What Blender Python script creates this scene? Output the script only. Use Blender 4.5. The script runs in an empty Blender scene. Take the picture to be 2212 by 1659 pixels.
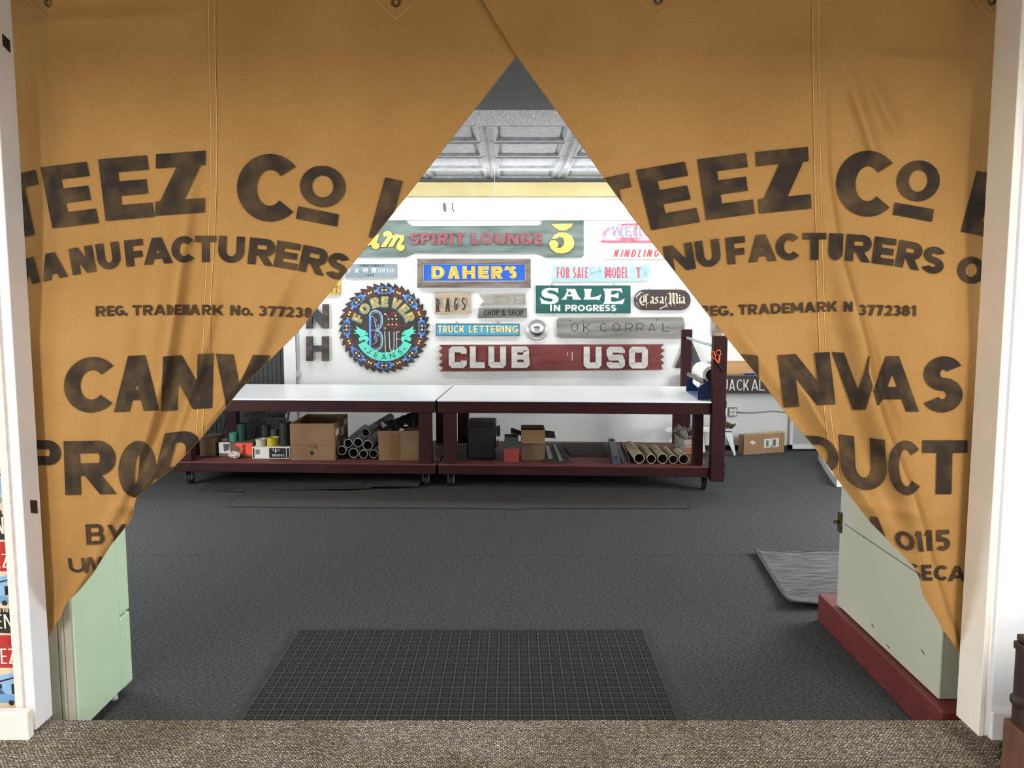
import bpy, math, random
import numpy as np
from mathutils import Vector
from mathutils.geometry import tessellate_polygon
random.seed(7)
SC = bpy.context.scene
COL = SC.collection
# ---------------------------------------------------------------- camera, world, lights, exposure
F = 1790.0; CX, CY = 1106.0, 829.5; PITCH = math.radians(5.8); HC = 1.6
cp, sp = math.cos(PITCH), math.sin(PITCH)
cam_d = bpy.data.cameras.new('camera'); cam = bpy.data.objects.new('camera', cam_d); COL.objects.link(cam)
cam_d.sensor_fit = 'HORIZONTAL'; cam_d.sensor_width = 36.0; cam_d.lens = 36.0 * F / 2212.0
cam_d.clip_start = 0.02; cam_d.clip_end = 60
cam.location = (0, 0, HC); cam.rotation_euler = (math.pi / 2 - PITCH, 0, 0)
SC.camera = cam
wld = bpy.data.worlds.new('world'); SC.world = wld; wld.use_nodes = True
wld.node_tree.nodes['Background'].inputs[0].default_value = (0.8, 0.85, 1, 1)
wld.node_tree.nodes['Background'].inputs[1].default_value = 0.15
SC.view_settings.view_transform = 'Standard'; SC.view_settings.look = 'None'
SC.view_settings.gamma = 1.0; SC.view_settings.use_curve_mapping = False
SC.view_settings.exposure = 0.0
SC.cycles.use_denoising = True
SC.cycles.max_bounces = 7; SC.cycles.diffuse_bounces = 4; SC.cycles.glossy_bounces = 3
SC.cycles.sample_clamp_indirect = 6.0
TUBE_STRENGTH = 33.0
def area(name, loc, rot, sx, sy, power, color):
    l = bpy.data.lights.new(name, 'AREA'); l.shape = 'RECTANGLE'; l.size = sx; l.size_y = sy
    l.energy = power; l.color = color
    o = bpy.data.objects.new(name, l); COL.objects.link(o); o.location = loc; o.rotation_euler = rot
    return o
# daylight through the shop front behind the camera, and the front room's own ceiling lamp
# two shop-front windows behind the camera, added side lights in the workshop, the front room's ceiling lamp
for nm, x, rz, pw in (('storefront_daylight', -2.9, -30, 30), ('storefront_daylight', 2.7, 30, 32)):
    w_ = area(nm, (x, -2.95, 1.45), (math.radians(87), 0, math.radians(rz)), 2.6, 1.5, pw, (1.0, 0.98, 0.97)); w_.data.spread = math.radians(120)
area('front_room_lamp', (-1.6, -0.65, 2.86), (0, 0, 0), 0.22, 3.0, 190, (1.0, 0.97, 0.93))
area('front_room_lamp', (1.7, -0.65, 2.86), (0, 0, 0), 0.22, 3.0, 190, (1.0, 0.97, 0.93))
area('added_side_light', (3.94, 5.2, 1.35), (math.pi / 2, 0, math.pi / 2), 2.0, 1.3, 185, (0.97, 0.99, 1.0))  # added side lights, out of view, to brighten refrigerator and cabinet
area('added_side_light', (-3.94, 5.2, 1.35), (math.pi / 2, 0, -math.pi / 2), 2.0, 1.3, 120, (0.97, 0.99, 1.0))
# ---------------------------------------------------------------- pixel rays of the photograph -> points in the room
def at(px, py, Y):
    dx = (np.asarray(px, float) - CX) / F; dy = (CY - np.asarray(py, float)) / F
    wy = cp + dy * sp; wz = -sp + dy * cp
    t = np.asarray(Y, float) / wy
    return np.stack(np.broadcast_arrays(dx * t, np.asarray(Y, float) + 0 * t, HC + wz * t), -1)
def P(px, py, Y): return tuple(float(v) for v in at(px, py, Y))
def onz(px, py, z):
    dx = (px - CX) / F; dy = (CY - py) / F
    wy = cp + dy * sp; wz = -sp + dy * cp
    t = (z - HC) / wz
    return (dx * t, wy * t, z)
# ---------------------------------------------------------------- materials
def lin(c):
    c = c / 255.0
    return c / 12.92 if c <= 0.04045 else ((c + 0.055) / 1.055) ** 2.4
def rgb(t): return (lin(t[0]), lin(t[1]), lin(t[2]), 1)
MATS = {}
def M(name, c1, c2=None, rough=0.6, scale=6.0, stretch=(1, 1, 1), lo=0.35, hi=0.65, detail=4, bump=0.0, bscale=80.0, bstretch=(1, 1, 1), metal=0.0, spec=0.4, sheen=0.0):
    if name in MATS: return MATS[name]
    m = bpy.data.materials.new(name); m.use_nodes = True; nt = m.node_tree; b = nt.nodes['Principled BSDF']
    b.inputs['Roughness'].default_value = rough; b.inputs['Metallic'].default_value = metal
    b.inputs['Specular IOR Level'].default_value = spec
    b.inputs['Base Color'].default_value = rgb(c1)
    tc = nt.nodes.new('ShaderNodeTexCoord')
    if c2 is not None:
        mp = nt.nodes.new('ShaderNodeMapping'); mp.inputs['Scale'].default_value = stretch
        nt.links.new(tc.outputs['Object'], mp.inputs['Vector'])
        n = nt.nodes.new('ShaderNodeTexNoise'); n.inputs['Scale'].default_value = scale; n.inputs['Detail'].default_value = detail
        nt.links.new(mp.outputs[0], n.inputs['Vector'])
        r = nt.nodes.new('ShaderNodeValToRGB'); r.color_ramp.elements[0].position = lo; r.color_ramp.elements[1].position = hi
        r.color_ramp.elements[0].color = rgb(c1); r.color_ramp.elements[1].color = rgb(c2)
        nt.links.new(n.outputs['Fac'], r.inputs['Fac']); nt.links.new(r.outputs['Color'], b.inputs['Base Color'])
    if bump:
        mp = nt.nodes.new('ShaderNodeMapping'); mp.inputs['Scale'].default_value = bstretch
        nt.links.new(tc.outputs['Object'], mp.inputs['Vector'])
        n = nt.nodes.new('ShaderNodeTexNoise'); n.inputs['Scale'].default_value = bscale; n.inputs['Detail'].default_value = 3
        nt.links.new(mp.outputs[0], n.inputs['Vector'])
        bp = nt.nodes.new('ShaderNodeBump'); bp.inputs['Strength'].default_value = bump; bp.inputs['Distance'].default_value = 0.004
        nt.links.new(n.outputs['Fac'], bp.inputs['Height']); nt.links.new(bp.outputs[0], b.inputs['Normal'])
    MATS[name] = m
    return m
def emit(name, c, s):
    m = bpy.data.materials.new(name); m.use_nodes = True; b = m.node_tree.nodes['Principled BSDF']
    b.inputs['Base Color'].default_value = (.9, .9, .9, 1)
    b.inputs['Emission Color'].default_value = (c[0], c[1], c[2], 1); b.inputs['Emission Strength'].default_value = s
    return m
def woven_carpet(name):
    m = bpy.data.materials.new(name); m.use_nodes = True; nt = m.node_tree; b = nt.nodes['Principled BSDF']
    b.inputs['Roughness'].default_value = 0.95; b.inputs['Specular IOR Level'].default_value = 0.1
    tc = nt.nodes.new('ShaderNodeTexCoord')
    nz = nt.nodes.new('ShaderNodeTexNoise'); nz.inputs['Scale'].default_value = 45; nz.inputs['Detail'].default_value = 2
    nt.links.new(tc.outputs['Object'], nz.inputs['Vector'])
    mx = nt.nodes.new('ShaderNodeVectorMath'); mx.operation = 'MULTIPLY_ADD'
    mx.inputs[1].default_value = (0.012, 0.012, 0)
    nt.links.new(nz.outputs['Color'], mx.inputs[0]); nt.links.new(tc.outputs['Object'], mx.inputs[2])
    br = nt.nodes.new('ShaderNodeTexBrick')
    br.inputs['Scale'].default_value = 1.0; br.inputs['Brick Width'].default_value = 0.0125; br.inputs['Row Height'].default_value = 0.0075
    br.inputs['Mortar Size'].default_value = 0.0017; br.inputs['Mortar Smooth'].default_value = 0.6
    br.inputs['Color1'].default_value = rgb((226, 220, 206)); br.inputs['Color2'].default_value = rgb((150, 145, 134)); br.inputs['Mortar'].default_value = rgb((66, 63, 58))
    nt.links.new(mx.outputs[0], br.inputs['Vector'])
    n2 = nt.nodes.new('ShaderNodeTexNoise'); n2.inputs['Scale'].default_value = 3.5; n2.inputs['Detail'].default_value = 3
    nt.links.new(tc.outputs['Object'], n2.inputs['Vector'])
    n3 = nt.nodes.new('ShaderNodeTexNoise'); n3.inputs['Scale'].default_value = 160; n3.inputs['Detail'].default_value = 1
    nt.links.new(tc.outputs['Object'], n3.inputs['Vector'])
    r = nt.nodes.new('ShaderNodeValToRGB'); r.color_ramp.elements[0].position = .38; r.color_ramp.elements[1].position = .62
    r.color_ramp.elements[0].color = rgb((226, 214, 206)); r.color_ramp.elements[1].color = rgb((255, 255, 252))
    nt.links.new(n2.outputs['Fac'], r.inputs['Fac'])
    r3 = nt.nodes.new('ShaderNodeValToRGB'); r3.color_ramp.elements[0].position = .35; r3.color_ramp.elements[1].position = .65
    r3.color_ramp.elements[0].color = rgb((150, 146, 140)); r3.color_ramp.elements[1].color = rgb((255, 255, 255))
    nt.links.new(n3.outputs['Fac'], r3.inputs['Fac'])
    a = nt.nodes.new('ShaderNodeMixRGB'); a.blend_type = 'MULTIPLY'; a.inputs[0].default_value = 1
    nt.links.new(br.outputs['Color'], a.inputs[1]); nt.links.new(r.outputs['Color'], a.inputs[2])
    a2 = nt.nodes.new('ShaderNodeMixRGB'); a2.blend_type = 'MULTIPLY'; a2.inputs[0].default_value = 1
    nt.links.new(a.outputs[0], a2.inputs[1]); nt.links.new(r3.outputs['Color'], a2.inputs[2])
    nt.links.new(a2.outputs[0], b.inputs['Base Color'])
    bp = nt.nodes.new('ShaderNodeBump'); bp.inputs['Strength'].default_value = 0.8; bp.inputs['Distance'].default_value = 0.003
    nt.links.new(br.outputs['Fac'], bp.inputs['Height']); bp.invert = True
    nt.links.new(bp.outputs[0], b.inputs['Normal'])
    return m
# ---------------------------------------------------------------- mesh building
ORG = {}
class MB:
    def __init__(s): s.v = []; s.f = []
    def add(s, vs, fs):
        o = len(s.v); s.v += [tuple(map(float, q)) for q in vs]; s.f += [tuple(i + o for i in f) for f in fs]
        return s
    def box(s, a, b):
        x0, y0, z0 = a; x1, y1, z1 = b
        return s.add([(x0, y0, z0), (x1, y0, z0), (x1, y1, z0), (x0, y1, z0), (x0, y0, z1), (x1, y0, z1), (x1, y1, z1), (x0, y1, z1)],
                     [(0, 3, 2, 1), (4, 5, 6, 7), (0, 1, 5, 4), (1, 2, 6, 5), (2, 3, 7, 6), (3, 0, 4, 7)])
    def hexa(s, p):      # eight corners: bottom ring then top ring
        return s.add(p, [(0, 3, 2, 1), (4, 5, 6, 7), (0, 1, 5, 4), (1, 2, 6, 5), (2, 3, 7, 6), (3, 0, 4, 7)])
    def prism(s, front, back, holes=()):   # closed outlines: front and back rings of 3-D points
        n = len(front)
        loops = [list(map(Vector, front))] + [list(map(Vector, h[0])) for h in holes]
        tris = tessellate_polygon(loops)
        allf = list(front) + [q for h in holes for q in h[0]]
        allb = list(back) + [q for h in holes for q in h[1]]
        o = len(s.v); N = len(allf)
        s.v += [tuple(map(float, q)) for q in allf + allb]
        s.f += [(o + t[0], o + t[1], o + t[2]) for t in tris] + [(o + N + t[2], o + N + t[1], o + N + t[0]) for t in tris]
        st = 0
        for L in [n] + [len(h[0]) for h in holes]:
            for i in range(L):
                a = o + st + i; b = o + st + (i + 1) % L
                s.f.append((a, b, b + N, a + N))
            st += L
        return s
    def flat(s, outline, holes=()):
        loops = [list(map(Vector, outline))] + [list(map(Vector, h)) for h in holes]
        tris = tessellate_polygon(loops); allp = list(outline) + [q for h in holes for q in h]
        return s.add(allp, tris)
    def tube(s, pts, r, n=8, cap=True):
        pts = [Vector(p) for p in pts]; rs = r if isinstance(r, (list, tuple)) else [r] * len(pts)
        rings = []; up = Vector((0, 0, 1))
        for i, p in enumerate(pts):
            d = (pts[min(i + 1, len(pts) - 1)] - pts[max(i - 1, 0)]).normalized()
            u = d.cross(up)
            if u.length < 1e-3: u = d.cross(Vector((1, 0, 0)))
            u.normalize(); w = u.cross(d)
            rings.append([p + (u * math.cos(2 * math.pi * k / n) + w * math.sin(2 * math.pi * k / n)) * rs[i] for k in range(n)])
        vs = [q for R in rings for q in R]; fs = []
        for i in range(len(pts) - 1):
            for k in range(n):
                fs.append((i * n + k, i * n + (k + 1) % n, (i + 1) * n + (k + 1) % n, (i + 1) * n + k))
        if cap: fs += [tuple(range(n))[::-1], tuple((len(pts) - 1) * n + k for k in range(n))]
        return s.add(vs, fs)
    def lathe(s, c, axis, prof, n=24, u=None):   # prof: (distance along axis, radius)
        c = Vector(c); a = Vector(axis).normalized()
        u = a.cross(Vector((0, 0, 1))) if abs(a.z) < .9 else Vector((1, 0, 0)); u.normalize(); w = a.cross(u)
        vs = []; fs = []
        for d, r in prof:
            for k in range(n):
                t = 2 * math.pi * k / n; vs.append(c + a * d + (u * math.cos(t) + w * math.sin(t)) * r)
        for i in range(len(prof) - 1):
            for k in range(n):
                fs.append((i * n + k, i * n + (k + 1) % n, (i + 1) * n + (k + 1) % n, (i + 1) * n + k))
        return s.add(vs, fs)
    def torus(s, c, axis, R, r, n=20, m=8, a0=0, a1=2 * math.pi):
        c = Vector(c); a = Vector(axis).normalized()
        u = a.cross(Vector((0, 0, 1))) if abs(a.z) < .9 else Vector((1, 0, 0)); u.normalize(); w = a.cross(u)
        pts = [c + (u * math.cos(a0 + (a1 - a0) * k / n) + w * math.sin(a0 + (a1 - a0) * k / n)) * R for k in range(n + 1)]
        return s.tube(pts, r, m)
    def build(s, name, mat, parent=None, bevel=0.0, smooth=False, kind=None, seg=2, origin=None):
        if parent is not None: org = ORG[parent.name]
        elif origin is not None: org = Vector(origin)
        else:
            A = np.array(s.v); lo, hi = A.min(0), A.max(0); org = Vector(((lo[0] + hi[0]) / 2, (lo[1] + hi[1]) / 2, lo[2]))
        me = bpy.data.meshes.new(name)
        me.from_pydata([(x - org[0], y - org[1], z - org[2]) for x, y, z in s.v], [], s.f)
        me.validate(); me.update()
        me.materials.append(mat)
        if smooth: me.polygons.foreach_set('use_smooth', [True] * len(me.polygons))
        o = bpy.data.objects.new(name, me); COL.objects.link(o)
        if parent is not None: o.parent = parent
        else: o.location = org
        ORG[o.name] = org
        if bevel:
            b = o.modifiers.new('bevel', 'BEVEL'); b.width = bevel; b.segments = seg; b.limit_method = 'ANGLE'; b.angle_limit = math.radians(40)
        if kind: o['kind'] = kind
        return o
def fixnormals(o):
    import bmesh
    bm = bmesh.new(); bm.from_mesh(o.data); bmesh.ops.recalc_face_normals(bm, faces=bm.faces); bm.to_mesh(o.data); bm.free(); return o
def tag(o, label, cat, group=None):
    o['label'] = label; o['category'] = cat
    if group: o['group'] = group
    return o
def thing(name, label, cat, loc, group=None):
    o = bpy.data.objects.new(name, None); COL.objects.link(o); o.location = loc; o.empty_display_size = .1
    ORG[o.name] = Vector(loc); return tag(o, label, cat, group)
def struct(o, label=None):
    o['kind'] = 'structure'
    if label: o['label'] = label
    return o
def sempty(name, loc, label=None):
    o = bpy.data.objects.new(name, None); COL.objects.link(o); o.location = loc; ORG[o.name] = Vector(loc); return struct(o, label)
def box(name, a, b, mat, parent=None, bevel=0.0): return MB().box(a, b).build(name, mat, parent, bevel)
# ---------------------------------------------------------------- stroke lettering: glyphs of height 1 as quad strips
def seglin(a, b, n): return [(a[0] + (b[0] - a[0]) * i / n, a[1] + (b[1] - a[1]) * i / n) for i in range(n + 1)]
def quad(a0, a1, b0, b1, n=6): return (seglin(a0, a1, n), seglin(b0, b1, n))
def vbar(x0, x1, y0=0, y1=1): return quad((x0, y0), (x0, y1), (x1, y0), (x1, y1))
def hbar(x0, x1, y0, y1): return quad((x0, y0), (x1, y0), (x0, y1), (x1, y1))
def diag(xb, xt, hw, y0=0, y1=1): return quad((xb, y0), (xt, y1), (xb + hw, y0), (xt + hw, y1))
def ring(cx, cy, rx, ry, w, h, a0, a1, n=18):
    A, B = [], []
    for i in range(n + 1):
        t = math.radians(a0 + (a1 - a0) * i / n); c, s_ = math.cos(t), math.sin(t)
        A.append((cx + rx * c, cy + ry * s_)); B.append((cx + (rx - w) * c, cy + (ry - h) * s_))
    return (A, B)
WID = dict(A=.86, B=.70, C=.78, D=.78, E=.60, F=.58, G=.84, H=.76, I=0, J=.5, K=.78, L=.54, M=.94, N=.82, O=.90, P=.68, R=.72, S=.66, T=.64, U=.76, V=.84, W=1.2, X=.78, Y=.80, Z=.68)
WID.update({'0': .7, '1': .4, '2': .6, '3': .6, '4': .68, '5': .6, '6': .64, '7': .6, '8': .64, '9': .64, '.': 0, "'": 0, '&': .8, ' ': .34, '-': .4, '+': .5})
def gw(ch, w): return w if ch in "I.'" else WID[ch]
def glyph(ch, W, w, hr=.8):
    h = w * hr; d = w * 1.08
    if ch == 'A': return [diag(0, W / 2 - d * .55, d), diag(W - d, W / 2 - d * .45, d), hbar(W * .26, W * .74, .2, .2 + h * .9)]
    if ch == 'B':
        r1 = (.5 + h / 2) / 2; rx = min(r1, W * .55)
        return [vbar(0, w), hbar(w * .5, W * .95 - rx, 1 - h, 1), hbar(w * .5, W - rx, .5 - h / 2, .5 + h / 2), hbar(w * .5, W - rx, 0, h),
                ring(W * .95 - rx, 1 - r1, rx, r1, w, h, -90, 90), ring(W - rx, r1, rx, r1, w, h, -90, 90)]
    if ch == 'C': return [ring(W * .54, .5, W * .54, .5, w, h, 42, 318, 28)]
    if ch == 'D':
        rx = min(.5, W * .62); return [vbar(0, w), hbar(w * .5, W - rx, 1 - h, 1), hbar(w * .5, W - rx, 0, h), ring(W - rx, .5, rx, .5, w, h, -90, 90, 20)]
    if ch == 'E': return [vbar(0, w), hbar(w * .9, W, 1 - h, 1), hbar(w * .9, W * .93, .5 - h / 2, .5 + h / 2), hbar(w * .9, W, 0, h)]
    if ch == 'F': return [vbar(0, w), hbar(w * .9, W, 1 - h, 1), hbar(w * .9, W * .92, .44 - h / 2, .44 + h / 2)]
    if ch == 'G': return [ring(W * .53, .5, W * .53, .5, w, h, 42, 330, 28), hbar(W * .55, W, .5 - h * .8, .5 + h * .1), vbar(W - w, W, .14, .5)]
    if ch == 'H': return [vbar(0, w), vbar(W - w, W), hbar(w * .9, W - w * .9, .5 - h / 2, .5 + h / 2)]
    if ch == 'I': return [vbar(0, w)]
    if ch == 'J': return [vbar(W - w, W, .3, 1), ring(W / 2, .3, W / 2, .3, w, h, 200, 360, 12)]
    if ch == 'K': return [vbar(0, w), diag(w * .6, W - d * 1.15, d * 1.1, .3, 1), diag(W - d * 1.15, w * 1.0, d * 1.1, 0, .62)]
    if ch == 'L': return [vbar(0, w), hbar(w * .9, W, 0, h)]
    if ch == 'M': return [vbar(0, w), vbar(W - w, W), diag(W / 2 - d * .5, 0, d, .2, 1), diag(W / 2 - d * .5, W - d, d, .2, 1)]
    if ch == 'N': return [vbar(0, w), vbar(W - w, W), diag(W - d * 1.1, 0, d * 1.1)]
    if ch in 'O0': return [ring(W / 2, .5, W / 2, .5, w, h, 0, 360, 36)]
    if ch in 'PR':
        r1 = .325; rx = min(r1, W * .56)
        g = [vbar(0, w), hbar(w * .5, W - rx, 1 - h, 1), hbar(w * .5, W - rx, 1 - 2 * r1, 1 - 2 * r1 + h), ring(W - rx, 1 - r1, rx, r1, w, h, -90, 90)]
        if ch == 'R': g.append(diag(W - d, W * .42 - d * .2, d, 0, .4))
        return g
    if ch == 'S':
        r = (1 + h) / 4
        return [ring(W * .5, 1 - r, W * .48, r, w, h, 28, 270, 20), ring(W * .5, r, W * .5, r, w, h, 90, -152, 20)]
    if ch == 'T': return [vbar(W / 2 - w / 2, W / 2 + w / 2), hbar(0, W, 1 - h, 1)]
    if ch == 'U':
        ry = min(.45, W * .6); return [vbar(0, w, ry, 1), vbar(W - w, W, ry, 1), ring(W / 2, ry, W / 2, ry, w, h, 180, 360, 20)]
    if ch == 'V': return [diag(W / 2 - d * .55, 0, d), diag(W / 2 - d * .45, W - d, d)]
    if ch == 'W': return [diag(W * .25 - d * .5, 0, d), diag(W * .25 - d * .5, W / 2 - d * .5, d), diag(W * .75 - d * .5, W / 2 - d * .5, d), diag(W * .75 - d * .5, W - d, d)]
    if ch == 'X': return [diag(0, W - d, d), diag(W - d, 0, d)]
    if ch == 'Y': return [vbar(W / 2 - w / 2, W / 2 + w / 2, 0, .45), diag(W / 2 - d / 2, 0, d, .4, 1), diag(W / 2 - d / 2, W - d, d, .4, 1)]
    if ch == 'Z': return [hbar(0, W, 1 - h, 1), hbar(0, W, 0, h), diag(0, W - d * 1.25, d * 1.25, h * .3, 1 - h * .3)]
    if ch == '1': return [vbar(W - w, W), diag(0, W - w, w * .9, .72, 1)]
    if ch == '2': return [ring(W / 2, .68, W / 2, .32, w, h, 165, -35, 16), diag(0, W * .62, d * 1.1, h * .4, .55), hbar(0, W, 0, h)]
    if ch == '3':
        r = (1 + h) / 4; return [ring(W * .46, 1 - r, W * .5, r, w, h, 150, -90, 18), ring(W * .46, r, W * .54, r, w, h, 90, -150, 18)]
    if ch == '4': return [vbar(W * .62, W * .62 + w), hbar(0, W, .22, .22 + h), diag(0, W * .55, d, .24, 1)]
    if ch == '5': return [hbar(W * .1, W * .95, 1 - h, 1), vbar(W * .1, W * .1 + w * .9, .45, 1), ring(W * .48, .33, W * .52, .33, w, h, 130, -140, 20)]
    if ch == '6': return [ring(W / 2, .33, W / 2, .33, w, h, 0, 360, 24), diag(0, W * .4, d, .4, 1)]
    if ch == '7': return [hbar(0, W, 1 - h, 1), diag(W * .18, W - d * 1.1, d * 1.1, 0, 1 - h * .3)]
    if ch == '8':
        r = (1 + h) / 4; return [ring(W / 2, 1 - r, W * .46, r, w, h, 0, 360, 24), ring(W / 2, r, W / 2, r, w, h, 0, 360, 24)]
    if ch == '9': return [ring(W / 2, .67, W / 2, .33, w, h, 0, 360, 24), diag(W * .45, W - d, d, 0, .6)]
    if ch == '.': return [vbar(0, w, 0, w)]
    if ch == "'": return [diag(0, w * .3, w, .68, 1)]
    if ch == '&': return [ring(W * .42, .76, W * .3, .25, w, h, 0, 360, 20), ring(W * .42, .3, W * .42, .3, w, h, 80, 340, 20), diag(W * .78, W * .2, d, 0, .6)]
    if ch == '-': return [hbar(0, W, .45, .45 + h)]
    if ch == '+': return [hbar(0, W, .45, .45 + h), vbar(W / 2 - w / 2, W / 2 + w / 2, .2, .8)]
    return []
def mstroke(pts, w, closed=False, ws=None):
    n = len(pts); A, B = [], []
    for i in range(n):
        p = Vector(pts[i]); a = Vector(pts[i - 1]) if (i > 0 or closed) else None; b = Vector(pts[(i + 1) % n]) if (i < n - 1 or closed) else None
        d1 = (p - a).normalized() if a is not None and (p - a).length > 1e-9 else None
        d2 = (b - p).normalized() if b is not None and (b - p).length > 1e-9 else None
        if d1 is None: d1 = d2
        if d2 is None: d2 = d1
        t = d1 + d2
        t = d2 if t.length < 1e-6 else t.normalized()
        nn = Vector((-t.y, t.x)); k = max(.35, abs(nn.dot(Vector((-d1.y, d1.x)))))
        hw = (ws[i] if ws else w) / 2 / k
        A.append(tuple(p + nn * hw)); B.append(tuple(p - nn * hw))
    if closed: A.append(A[0]); B.append(B[0])
    return (A, B)
def spline(pts, n=6):
    out = []; m = len(pts)
    for i in range(m - 1):
        p0, p1, p2, p3 = [np.array(pts[max(0, min(m - 1, j))], float) for j in (i - 1, i, i + 1, i + 2)]
        for k in range(n):
            t = k / n; out.append(tuple(.5 * ((2 * p1) + (-p0 + p2) * t + (2 * p0 - 5 * p1 + 4 * p2 - p3) * t * t + (-p0 + 3 * p1 - 3 * p2 + p3) * t ** 3)))
    out.append(tuple(map(float, pts[-1]))); return out
def block(ch, W, w):          # chamfered collegiate letters
    h = w / 2; c = .2
    if ch == 'C': return [mstroke([(W - h, .66), (W - h, 1 - c), (W - c, 1 - h), (c, 1 - h), (h, 1 - c), (h, c), (c, h), (W - c, h), (W - h, c), (W - h, .34)], w)]
    if ch == 'L': return [vbar(0, w), hbar(w * .9, W, 0, w)]
    if ch == 'U': return [mstroke([(h, 1), (h, c), (c, h), (W - c, h), (W - h, c), (W - h, 1)], w)]
    if ch == 'O': return [mstroke([(c, h), (W - c, h), (W - h, c), (W - h, 1 - c), (W - c, 1 - h), (c, 1 - h), (h, 1 - c), (h, c)], w, True)]
    if ch == 'S': return [mstroke([(W - h, .7), (W - h, 1 - c), (W - c, 1 - h), (c, 1 - h), (h, 1 - c), (h, .5 + c * .8), (c, .5), (W - c, .5), (W - h, .5 - c * .8), (W - h, c), (W - c, h), (c, h), (h, c), (h, .3)], w)]
    if ch == 'B': return [vbar(0, w), mstroke([(w * .5, 1 - h), (W - c, 1 - h), (W - h * 1.2, 1 - c * .9), (W - h * 1.2, .5 + c * .7), (W - c * .8, .5), (W - h, .5 - c * .8), (W - h, c), (W - c, h), (w * .5, h)], w), hbar(w * .5, W - c, .5 - h * .8, .5 + h * .8)]
def place(strips, W, TL, TR, BL):     # unit glyph -> pixel frame of a sign or cloth
    TL, TR, BL = [np.array(q, float) for q in (TL, TR, BL)]
    out = []
    for A, B in strips:
        out.append(tuple([tuple(BL + (TR - TL) * (x / W) + (TL - BL) * y) for x, y in S] for S in (A, B)))
    return out
def glyph_box(ch, TL, TR, BL, w):
    TLa, TRa, BLa = [np.array(q, float) for q in (TL, TR, BL)]
    W = np.linalg.norm(TRa - TLa) / np.linalg.norm(BLa - TLa)
    return place(glyph(ch, W, w), W, TL, TR, BL)
def text_line(s, x0, x1, base, h, w, slant=0.0, gap=.12, fn=None, split=False):
    tot = sum(gw(c, w) + gap for c in s) - gap; k = (x1 - x0) / tot; x = x0; out = []
    bf = base if callable(base) else (lambda q: base); hf = h if callable(h) else (lambda q: h)
    for c in s:
        gwd = gw(c, w) * k
        if c != ' ':
            xm = x + gwd / 2; H = hf(xm); sl = (bf(xm + 3) - bf(xm - 3)) / 6; a = math.atan(sl)
            ux, uy = math.cos(a), math.sin(a); c0 = (xm - ux * gwd / 2, bf(xm) - uy * gwd / 2)
            TL = (c0[0] + uy * H + slant * H, c0[1] - ux * H); TR = (TL[0] + ux * gwd, TL[1] + uy * gwd)
            W = gwd / H
            g_ = place((fn or glyph)(c, W, w), W, TL, TR, c0)
            if split: out.append(g_)
            else: out += g_
        x += gwd + gap * k
    return out
def refine(A, B, step):
    A = np.array(A, float); B = np.array(B, float); a, b = [A[:1]], [B[:1]]
    for i in range(len(A) - 1):
        n = max(1, int(math.ceil(max(np.hypot(*(A[i + 1] - A[i])), np.hypot(*(B[i + 1] - B[i]))) / step)))
        t = (np.arange(1, n + 1) / n)[:, None]
        a.append(A[i] + (A[i + 1] - A[i]) * t); b.append(B[i] + (B[i + 1] - B[i]) * t)
    A = np.concatenate(a); B = np.concatenate(b)
    return A, B, max(1, int(math.ceil(np.hypot(*(A - B).T).max() / step)))
def lay(mb, strips, fn, cross=1, clampf=None, step=None, lift=0.0):     # flat print: fn maps (px,py) arrays -> points
    if lift == 0.0: lift = min(2e-5, 1.2e-3 / max(1, len(strips)))
    for si, (A, B) in enumerate(strips):
        if step: A, B, cross = refine(A, B, step)
        A = np.array(A, float); B = np.array(B, float); rows = [A + (B - A) * j / cross for j in range(cross + 1)]
        R = np.stack(rows)                        # cross+1, n, 2
        if clampf is not None: R = clampf(R)
        n = R.shape[1]; pts = np.array(fn(R[..., 0].ravel(), R[..., 1].ravel())); pts[:, 1] -= lift * si; o = len(mb.v)
        mb.v += [tuple(map(float, q)) for q in pts]
        for j in range(cross):
            for i in range(n - 1):
                q = R[j, i], R[j, i + 1], R[j + 1, i + 1], R[j + 1, i]
                ar = 0
                for k in range(4): ar += q[k][0] * q[(k + 1) % 4][1] - q[(k + 1) % 4][0] * q[k][1]
                if abs(ar) < .05: continue
                f = (o + j * n + i, o + j * n + i + 1, o + (j + 1) * n + i + 1, o + (j + 1) * n + i)
                mb.f.append(f if ar > 0 else f[::-1])
    return mb
def relief(mb, strips, front, back):               # raised letters: front and back map px -> points
    for si, (A, B) in enumerate(strips):
        ringp = list(A) + list(B)[::-1]; n = len(A); N = len(ringp)
        a = np.array(ringp, float); f = front(a[:, 0], a[:, 1]); f[:, 1] -= .00015 * si; b = back(a[:, 0], a[:, 1]); o = len(mb.v)
        mb.v += [tuple(map(float, q)) for q in f] + [tuple(map(float, q)) for q in b]
        for i in range(n - 1): mb.f.append((o + i, o + i + 1, o + N - 2 - i, o + N - 1 - i))
        for i in range(N): mb.f.append((o + i, o + (i + 1) % N, o + N + (i + 1) % N, o + N + i))
    return mb
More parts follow.
